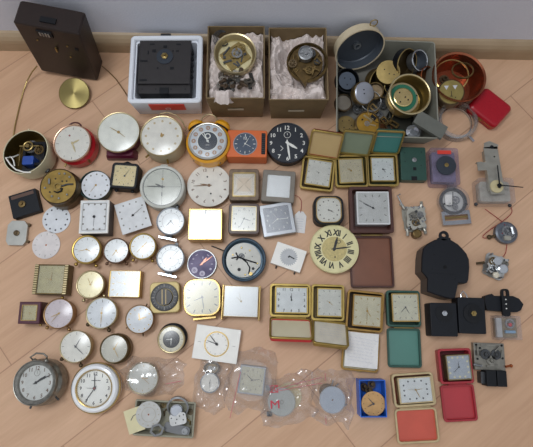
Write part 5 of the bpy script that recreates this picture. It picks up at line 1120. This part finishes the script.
# hanger bracket
q = P(506, 302.5, .022); q.z = 0; s = mpp(506, 302, .022)
t = thing('hanger_bracket', 'black plastic hanger bracket with pointed right end and upright slotted tab', 'clock part', q, radians(-1))
o = [(x * s, -y * s) for x, y in ((-19, -6), (-12, -8.5), (-10, -6.5), (9, -7), (15, -4.5), (19, 1), (16, 7), (12, 9), (-8, 8.5), (-18, 8), (-20, 0))][::-1]
obj('plate', G().pr(o, 0, .016), softblack, t)
T = Matrix.Translation((0, -.004, .016))
obj('slotted_tab', G(T).frame(.016, .055, .007, .012, 0, .006, .006, .003, icy=.018, cy=.004), black, t)
g = G(); [g.disc(.0014, .022, .0224, 0, -.012 + k * .009, 10) for k in range(3)]; obj('rivet', g, whiteink, t)
# clear movement
t, W, H = slab('quartz_movement', 'small clear plastic movement with red dot below the black hanger bracket', 'clock movement', 508.7, 327.7, .022, 26, 24, -1, CLEAR, .002, .001, sub='clear_case')
obj('circuit', G().rbox(W * .85, H * .82, .002, .010, .001), mat('circuit_tan', '8C7A5C', .5, .3, .4, 90), t)
obj('gear', G().gear(.010, .011, .013, 20, .008, .008), steel, t); obj('red_pivot', G().disc(.0035, .013, .018, .006, .006, 14), red, t)
obj('coil', G().tube([(-.004, -.008, .014), (.016, -.008, .014)], .003), mat('blue_coil_light', '7FA6C4', .4), t); obj('side_wall', G().rbox(W * .2, H * .8, .010, .018, .001, 0, -W * .32), mat('milky_plastic', 'A9A8A6', .4), t)
# silver movement with black blocks
t, W, H = slab('pendulum_movement', 'silver relay movement with two black magnet blocks at the lower right', 'clock movement', 489.5, 356.5, .012, 30.5, 27, -2, mat('grey_metal_plate', '8E8B82', .4, .65, .25, 100), .001, .0005, sub='plate')
for x, y, r_ in ((-.14, .08, .17), (.2, .08, .17), (.04, -.14, .16)): obj('gear', G().gear(r_ * W, .012, .0145, 20, x * W, y * H, hole=.4), [steel, nickel, dsteel][int(r_ * 100) % 3], t)
g = G(); [g.box(a, .0022, .003, (x * W, y * H, .0145), r_) for a, x, y, r_ in ((.03, -.05, .42, 0), (.02, -.4, .2, 90), (.016, .38, .1, 80), (.022, .05, -.32, 10), (.014, .25, .3, 45))]; obj('lever', g, nickel, t)
g = G(); [g.screw(.0022, x * W, y * H, .012) for x, y in ((-.42, .42), (.42, .42), (-.4, -.1), (.42, -.05), (-.3, .3))]; obj('screw', g, black, t)
obj('slot', G().box(.013, .010, .0006, (-.36 * W, .12 * H, .0122)), mat('dark_slot', '4A4843', .5), t)
T = ltree(t, 496.5, 378.5, .026, -2)
for k in (-1, 1): obj('magnet_block', G(T).rbox(.0185, .030, -.024, .002, .001, .0008, k * .0102), black, t)
obj('mount', G(T).rbox(.008, .022, -.024, -.006, .001, 0, -.0235), dsteel, t)
obj('side_screw', G(T).tube([(-.022, .022, -.010), (-.036, .024, -.012)], .0022).sph(.0035, -.036, .024, -.012), steel, t); obj('side_screw', G(T).tube([(.024, .022, -.010), (.034, .024, -.012)], .0022).sph(.0035, .036, .024, -.012), copper, t)

# ------------------------------------------------------------------ label tag
W, H, rz = dims(300, 221, .006, 12, 21.5, -5); q = P(300, 221.5, .006); q.z = .0008
t = thing('label_tag', 'small white paper tag on a red string beside the dark-dialled silver clock', 'tag', q, radians(-6))
o = [(-W / 2, -H / 2), (W / 2, -H / 2), (W / 2, H * .3), (W * .2, H / 2), (-W * .2, H / 2), (-W / 2, H * .3)]
obj('tag_card', G().pr(o, 0, .0006), paper, t); g = G()
for k in range(5): g.box(W * .55, .0005, .0002, (0, -H * .3 + k * H * .11, .0008), 3 * (k % 2))
obj('writing', g, mat('faint_ink', '9AA0B4', .6), t)
wire('thin red string tied to the small white paper tag', [(292, 195, .010), (297, 196, .006), (301, 200, .003), (301.5, 206, .002), (300.5, 212.5, .003)], .0006, rw, 'string', 'string')

# ------------------------------------------------------------------ bottom: things in bags, tray, blue box
def bag(label, px, py, w, h, rot, seed, bumps, strips=(), outl=.24, top=.003, zmax=.05):
    """clear bag: one crumpled upper film draped over its contents, and its lower film"""
    W, H, rz = dims(px, py, .005, w, h, rot); q = P(px, py, .003); q.z = .0
    t = thing('plastic_bag', label, 'bag', q, rz); n = 40
    inv = (Matrix.Translation(q) @ Matrix.Rotation(rz, 4, 'Z')).inverted()
    B = []
    for bx, by, br, bh in bumps:
        c = inv @ P(bx, by, bh); B.append((c.x, c.y, br * mpp(bx, by, bh), bh))
    def film(up):
        g = G(); vs = []
        for j in range(n + 1):
            for i in range(n + 1):
                u, v = i / n - .5, j / n - .5; e = min(1, (.5 - max(abs(u), abs(v))) * 8)
                if abs(u) > .4 and abs(v) > .4: u, v = u * (1.4 - abs(v)), v * (1.4 - abs(u))
                x = u * W * (1 + outl * noise.noise(Vector((v * 5, seed, u)))); y = v * H * (1 + outl * noise.noise(Vector((u * 5, seed + 4, v))))
                z = .0004
                if up:
                    z = .001 + e * max(0, top + .011 * (1 - 2.2 * abs(noise.noise(Vector((x * 45, y * 45, seed))))) + .006 * abs(noise.noise(Vector((x * 130, y * 130, seed)))))
                    for cx, cy, cr, bh in B:
                        d = hypot(x - cx, y - cy) / cr
                        f = 1 if d < 1.02 else max(0, 1 - (d - 1.02) / .4)
                        z = max(z, f * (bh + .0025 + .0015 * noise.noise(Vector((x * 90, y * 90, seed)))))
                vs.append((x, y, z))
        return g.add(vs, [(a, a + 1, a + n + 2, a + n + 1) for v in range(n) for a in range(v * (n + 1), v * (n + 1) + n)])
    obj('film', film(True), PLAST, t)
    for x0, y0, x1, y1, m in strips:
        a, b = inv @ P(x0, y0, .01), inv @ P(x1, y1, .01); pts = []
        for k in range(21):
            p = a.lerp(b, k / 20); z = .012
            for cx, cy, cr, bh in B:
                d = hypot(p.x - cx, p.y - cy) / cr; f = 1 if d < 1.02 else max(0, 1 - (d - 1.02) / .4); z = max(z, f * (bh + .0035))
            pts.append((p.x, p.y, z))
        obj('zip_strip', G().tube(pts, .0006, 5), m, t)
    return t
pinks = mat('red_zip_strip', 'CC6A78', .4); palep = mat('pale_zip_strip', 'D8C4C8', .4)
# 1 round clock in a bag
roundclock('alarm_clock', 'round gold-rimmed clock with silver dial packed in a clear crumpled bag', 142.8, 378.3, 16, .026, g_, mat('bag_gold_rim', 'A08F5C', .35, .7), mat('warm_silver_dial', 'C6C3B8', .45, .1), goldink, ('bars', .08, .82, .03), ((95, .35, .08), (130, .6, .04)), goldink, bw=.08)
bag('clear crumpled bag around the round gold-rimmed clock', 152, 375.5, 58, 36, -4, 1.3, ((142.8, 378.3, 16, .030),), ((165, 384, 181, 381, pinks),))
# 2 small dial in bag
t = at('watch_movement', 'small round white-dialled movement in a steel rim, in the narrow clear bag', 'clock movement', 209.7, 383, 0, .014)
R = 10 * mpp(209.7, 383, .014); g = G().disc(R * .88, .010, .0125); marks(g, R * .88, 'bars', .0125, 1, .8, .1, w=.03)
obj('case', G().lathe([(R * .95, 0), (R, .003), (R, .013), (R * .9, .0135), (R * .88, .011)], 40), steel, t); obj('dial', g, [offwhite, greyink], t); hands(t, R * .88, .013, ((180, .6, .04), (10, .4, .05)), ink)
t = at('watch_case', 'small oval gold watch case above the white-dialled movement in the narrow bag', 'clock case', 211.7, 368.5, 0, .012)
R = 8.5 * mpp(211, 368, .012); obj('case', G().lathe([(R * .9, 0), (R, .003), (R, .010), (R * .8, .012), (R * .7, .009), (0, .009)], 36, sy=.75), dbrass, t)
g = G(); g.gear(R * .3, .009, .0105, 14, -R * .2, 0); g.gear(R * .25, .009, .011, 14, R * .3, 0); obj('gear', g, steel, t)
bag('narrow clear crumpled bag around the small white-dialled movement', 212, 384, 33, 52, -12, 5.1, ((209.7, 383, 10, .016), (211.7, 368.5, 8.5, .014)))
# 3 square in bag
t, W, H = squareclock('travel_clock', 'square silver-framed clock with aged cream dial packed in a clear zip bag', 251.8, 380.2, 26, 29, .022, steel, mat('aged_cream_dial', 'CFC4A4', .5, 0, .15, 40), mat('brown_dot', '6A625A'), -7, ('roundnum', .15, .84), ((310, .65, .05), (80, .7, .05)), ink, cr=.03, brd=.06, bz=mat('silver_frame', 'A5A8AC', .3, .8))
bag('clear zip bag with a thin red stripe around the square silver-framed clock', 252, 381, 50, 62, -6, 9.7, ((251.8, 380.2, 20, .026),), ((241, 371, 230, 418, pinks),))
# 4 round grey + beige disc, red print
t = at('clock_dial', 'round grey disc with beige ring behind it, in the bag printed in red', 'clock dial', 281.7, 402, 0, .014)
R = 14 * mpp(281.7, 402, .014); obj('grey_disc', G().lathe([(R * .97, .004), (R, .006), (R, .013), (R * .96, .014), (0, .0142)], 48), mat('bag_grey', '9DA09A', .5, .1, .1), t)
obj('base', G().disc(R * .8, 0, .005), dsteel, t)
obj('centre', G().ring(R * .08, R * .16, .0142, .015), greyink, t); obj('beige_ring', G().disc(R * .95, .001, .0038, R * .55, R * .35, 44), mat('beige_ring', 'C7B68C', .5), t)
for k, (x, y) in enumerate(((-.95, .95), (-.9, -.85))): obj('dark_lug', G().rbox(R * .4, R * .35, .002, .010, .002, 0, x * R, y * R), dsteel, t)
bt = bag('clear bag printed with red letters and stripes around the grey disc', 287, 398, 56, 50, 12, 14.2, ((281.7, 402, 15, .017),), ((278, 388, 322, 377, pinks), (279, 390, 322, 383, pinks)))
T = ltree(bt, 273.7, 389, .0215, 3); bp = mat('bag_red_print', 'C82E45', .45)
obj('red_print', G(T).text('S', .0105, -.0045, 0, 0, 0, .9).text('G', .0105, .0045, 0, 0, 0, .9).rbox(.018, .0012, 0, .0003, 0, 0, 0, .0062).rbox(.018, .0012, 0, .0003, 0, 0, 0, -.0062), bp, bt)
T = ltree(bt, 275, 404.5, .0215, 3); obj('red_print', G(T).text('M', .0150, 0, 0, 0, 0, 1.2), bp, bt)
# 5 blue grey disc
t = at('clock_dial', 'round blue-grey disc on a dark cup packed in a clear bag beside the blue box', 'clock dial', 332.5, 400, 0, .018)
R = 13.2 * mpp(332.5, 400, .018); obj('disc', G().lathe([(R * .98, .012), (R, .013), (R, .0165), (R * .97, .0175), (0, .0176)], 48), mat('blue_grey_disc', '9AA4B2', .5, .1, .08), t)
obj('centre_hole', G().disc(R * .07, .0174, .018, n=12), browink, t)
obj('cup', G().lathe([(R * .7, 0), (R * .8, .003), (R * .8, .012)], 40, cx=-R * .05, cy=R * .05), dsteel, t); obj('side_cup', G().lathe([(R * .6, 0), (R * .62, .009), (R * .3, .010)], 36, cx=-R * .35, cy=R * .55), bronze, t)
g = G(); [g.box(.012, .002, .006, (R * x, R * y, .004), a) for x, y, a in ((.4, 1.0, 40), (.1, 1.2, 70), (.95, -.5, 20))]; obj('bracket', g, steel, t)
bag('clear zip bag around the blue-grey disc', 334, 397.5, 40, 55, -2, 19.5, ((332.5, 400, 14, .021),), ((325, 373, 325.5, 381, pinks), (325.5, 416, 326, 424, pinks)))
# blue box
blm = mat('blue_plastic', '1B62C8', .35, 0, .05)
q = P(373, 398.5, .034); W, H, rz = dims(373, 398.5, .034, 26.5, 37.5, 0); q.z = 0
t = thing('blue_box', 'small open blue plastic box at the bottom', 'box', q, rz)
obj('box_body', G().tray(W, H, 0, .034, .0018, .001, .002), blm, t)
t = at('clock_dial', 'round tan clock dial with black hands lying inside the blue box', 'clock dial', 373.8, 404, .0255, .031, (radians(4), 0))
R = 12.6 * mpp(373.8, 404, .03); R = min(R, W / 2 - .0025) ; g = G().disc(R, 0, .0012, n=52); marks(g, R, 'dots', .0012, 1, .8, .07); obj('dial_plate', g, [mat('tan_dial', 'C79C66', .5, 0, .12, 120), browink], t)
obj('movement_back', G().disc(R * .6, -.018, 0), bronze, t); hands(t, R, .0018, ((318, .6, .07), (245, .55, .07)), mat('dark_dot', '4A4A50'), hub=.1)
tw = t
for i, (px, py) in enumerate(((365, 388), (372, 385), (369, 391))):
    o = obj('brass_gear', G().gear(.008, 0, .003, 14).disc(.003, 0, .009), bronze); o.location = P(px, py, .02); o.rotation_euler = (.3 * i - .3, .2, i)
    o.location.z = .008 + .004 * i; tag(o, ['left dark brass wheel behind the tan dial in the blue box', 'uppermost dark brass wheel behind the tan dial in the blue box', 'middle dark brass wheel behind the tan dial in the blue box'][i], 'gear', 'wheels in the blue box')
# tray
traym = mat('olive_grey_tray', '9A9784', .6, 0, .12, 40)
q = P(164.2, 418.7, .02); W, H, rz = dims(164.2, 418.7, .02, 61, 36.5, -3); q.z = 0
t = thing('tray', 'shallow olive-grey tray with clock parts at the bottom left', 'tray', q, rz)
obj('tray_body', G().tray(W, H, 0, .020, .0035, .004, .002, .004, .001), traym, t)
W_, H_, rz = dims(132.5, 421.5, .02, 15, 22, 22); q = P(134, 420.5, .024); q.z = .0215
t = thing('card', 'cream paper card sticking out over the left edge of the tray', 'card', q, radians(20), tilt=(0, radians(-3)))
obj('sheet', G().rbox(.032, .044, 0, .0006, .0005), mat('cream_card', 'D8CFA6', .6, 0, .05), t); obj('mark', G().tube([(-.006, .002, .0009), (0, .008, .0009), (.008, .010, .0009)], .0008), greyink, t)
t, R = dialplate('round grey-white dial with copper centre lying on the left half of the tray', 148.5, 414.6, 13, .0235, mat('grey_white_plate', 'BDBDB9', .5), mat('faint_gold', 'A79C84', .5), ('dots', .09, .8), copper, hnd=())
obj('dial_step', G().ring(R * .54, R * .56, .0006, .0010), mat('faint_gold', 'A79C84', .5), t); obj('movement_back', G().disc(R * .7, -.019, 0), nickel, t)
o = obj('bracket', G().loft([[(x, y, z) for x, y in l] for l, z in ((circ(.014, 6, ry=.012), 0), (circ(.014, 6, ry=.012), .0016), (circ(.0095, 6, ry=.008), .0016), (circ(.0095, 6, ry=.008), 0))], close=True), mat('dark_grey_bracket', '7A7B7C', .35, .7)); o.location = P(157, 430, .026); o.rotation_euler = (0, radians(4), .3)
tag(o, 'grey hexagonal open metal bracket over the edge of the round dial in the tray', 'bracket')
for lb, px, py, w_, h_, rt, m, z in (('pale metal plate with black holes in the right half of the tray', 178, 419, 17, 12, 12, mat('pale_plate', 'C6C6C4', .4, .4), .018), ('curved dark grey metal guard along the lower right of the tray', 177, 429, 26, 10, -14, mat('guard_grey', '77787A', .4, .6), .012)):
    q = P(px, py, z); W_, H_, rz = dims(px, py, z, w_, h_, rt); o = obj('metal_plate', G().rbox(W_, H_, 0, .002, .006, .0004), m); o.location = q; o.rotation_euler = (0, 0, rz); tag(o, lb, 'metal plate')
    if 'pale' in lb: g = G(); [g.disc(.0012, .002, .0024, x, y, 10) for x, y in ((-.012, .004), (-.005, -.006), (.004, .005), (.010, -.003), (-.002, .0), (.012, .006))]; obj('hole', g, black, o)
    else: obj('boss', G().lathe([(.006, .002), (.006, .005), (.003, .005), (.003, .003)], 20, cx=.016, cy=0), steel, o)
o = obj('metal_ring', G().lathe([(.020, 0), (.021, .008), (.018, .009), (.0175, 0)], 40, close=True), steel); q = P(178.5, 405.5, .012); o.location = q; o.rotation_euler = (radians(18), 0, 0); tag(o, 'grey metal ring standing tilted at the upper right of the tray', 'ring')
o = obj('glass_lens', G().lathe([(.012, 0), (.010, .002), (0, .003)], 30), mat('lens_silver', 'D5DAE2', .08, .7)); o.location = P(176.5, 410.5, .020); o.rotation_euler = (.2, .3, 0); tag(o, 'small bright glass lens between the ring and the pale plate of the tray', 'lens')
for i, (px, py) in enumerate(((163, 405), (165, 412), (161, 433), (168, 431), (190, 412), (189, 422))):
    g = G(); (g.tube([(-.007, -.003, .002), (0, .002, .003), (.006, 0, .002)], .0016) if i % 2 else g.gear(.006, 0, .002, 12)); o = obj('metal_part', g, [dbrass, bronze, brass][i % 3]); o.location = P(px, py, .006); o.location.z = .0026; o.rotation_euler = (0, 0, i); tag(o, ['tiny brass wheel on the floor of the tray', 'tiny bent metal pin on the floor of the tray'][i % 2], 'metal part', 'brass bits in the tray')
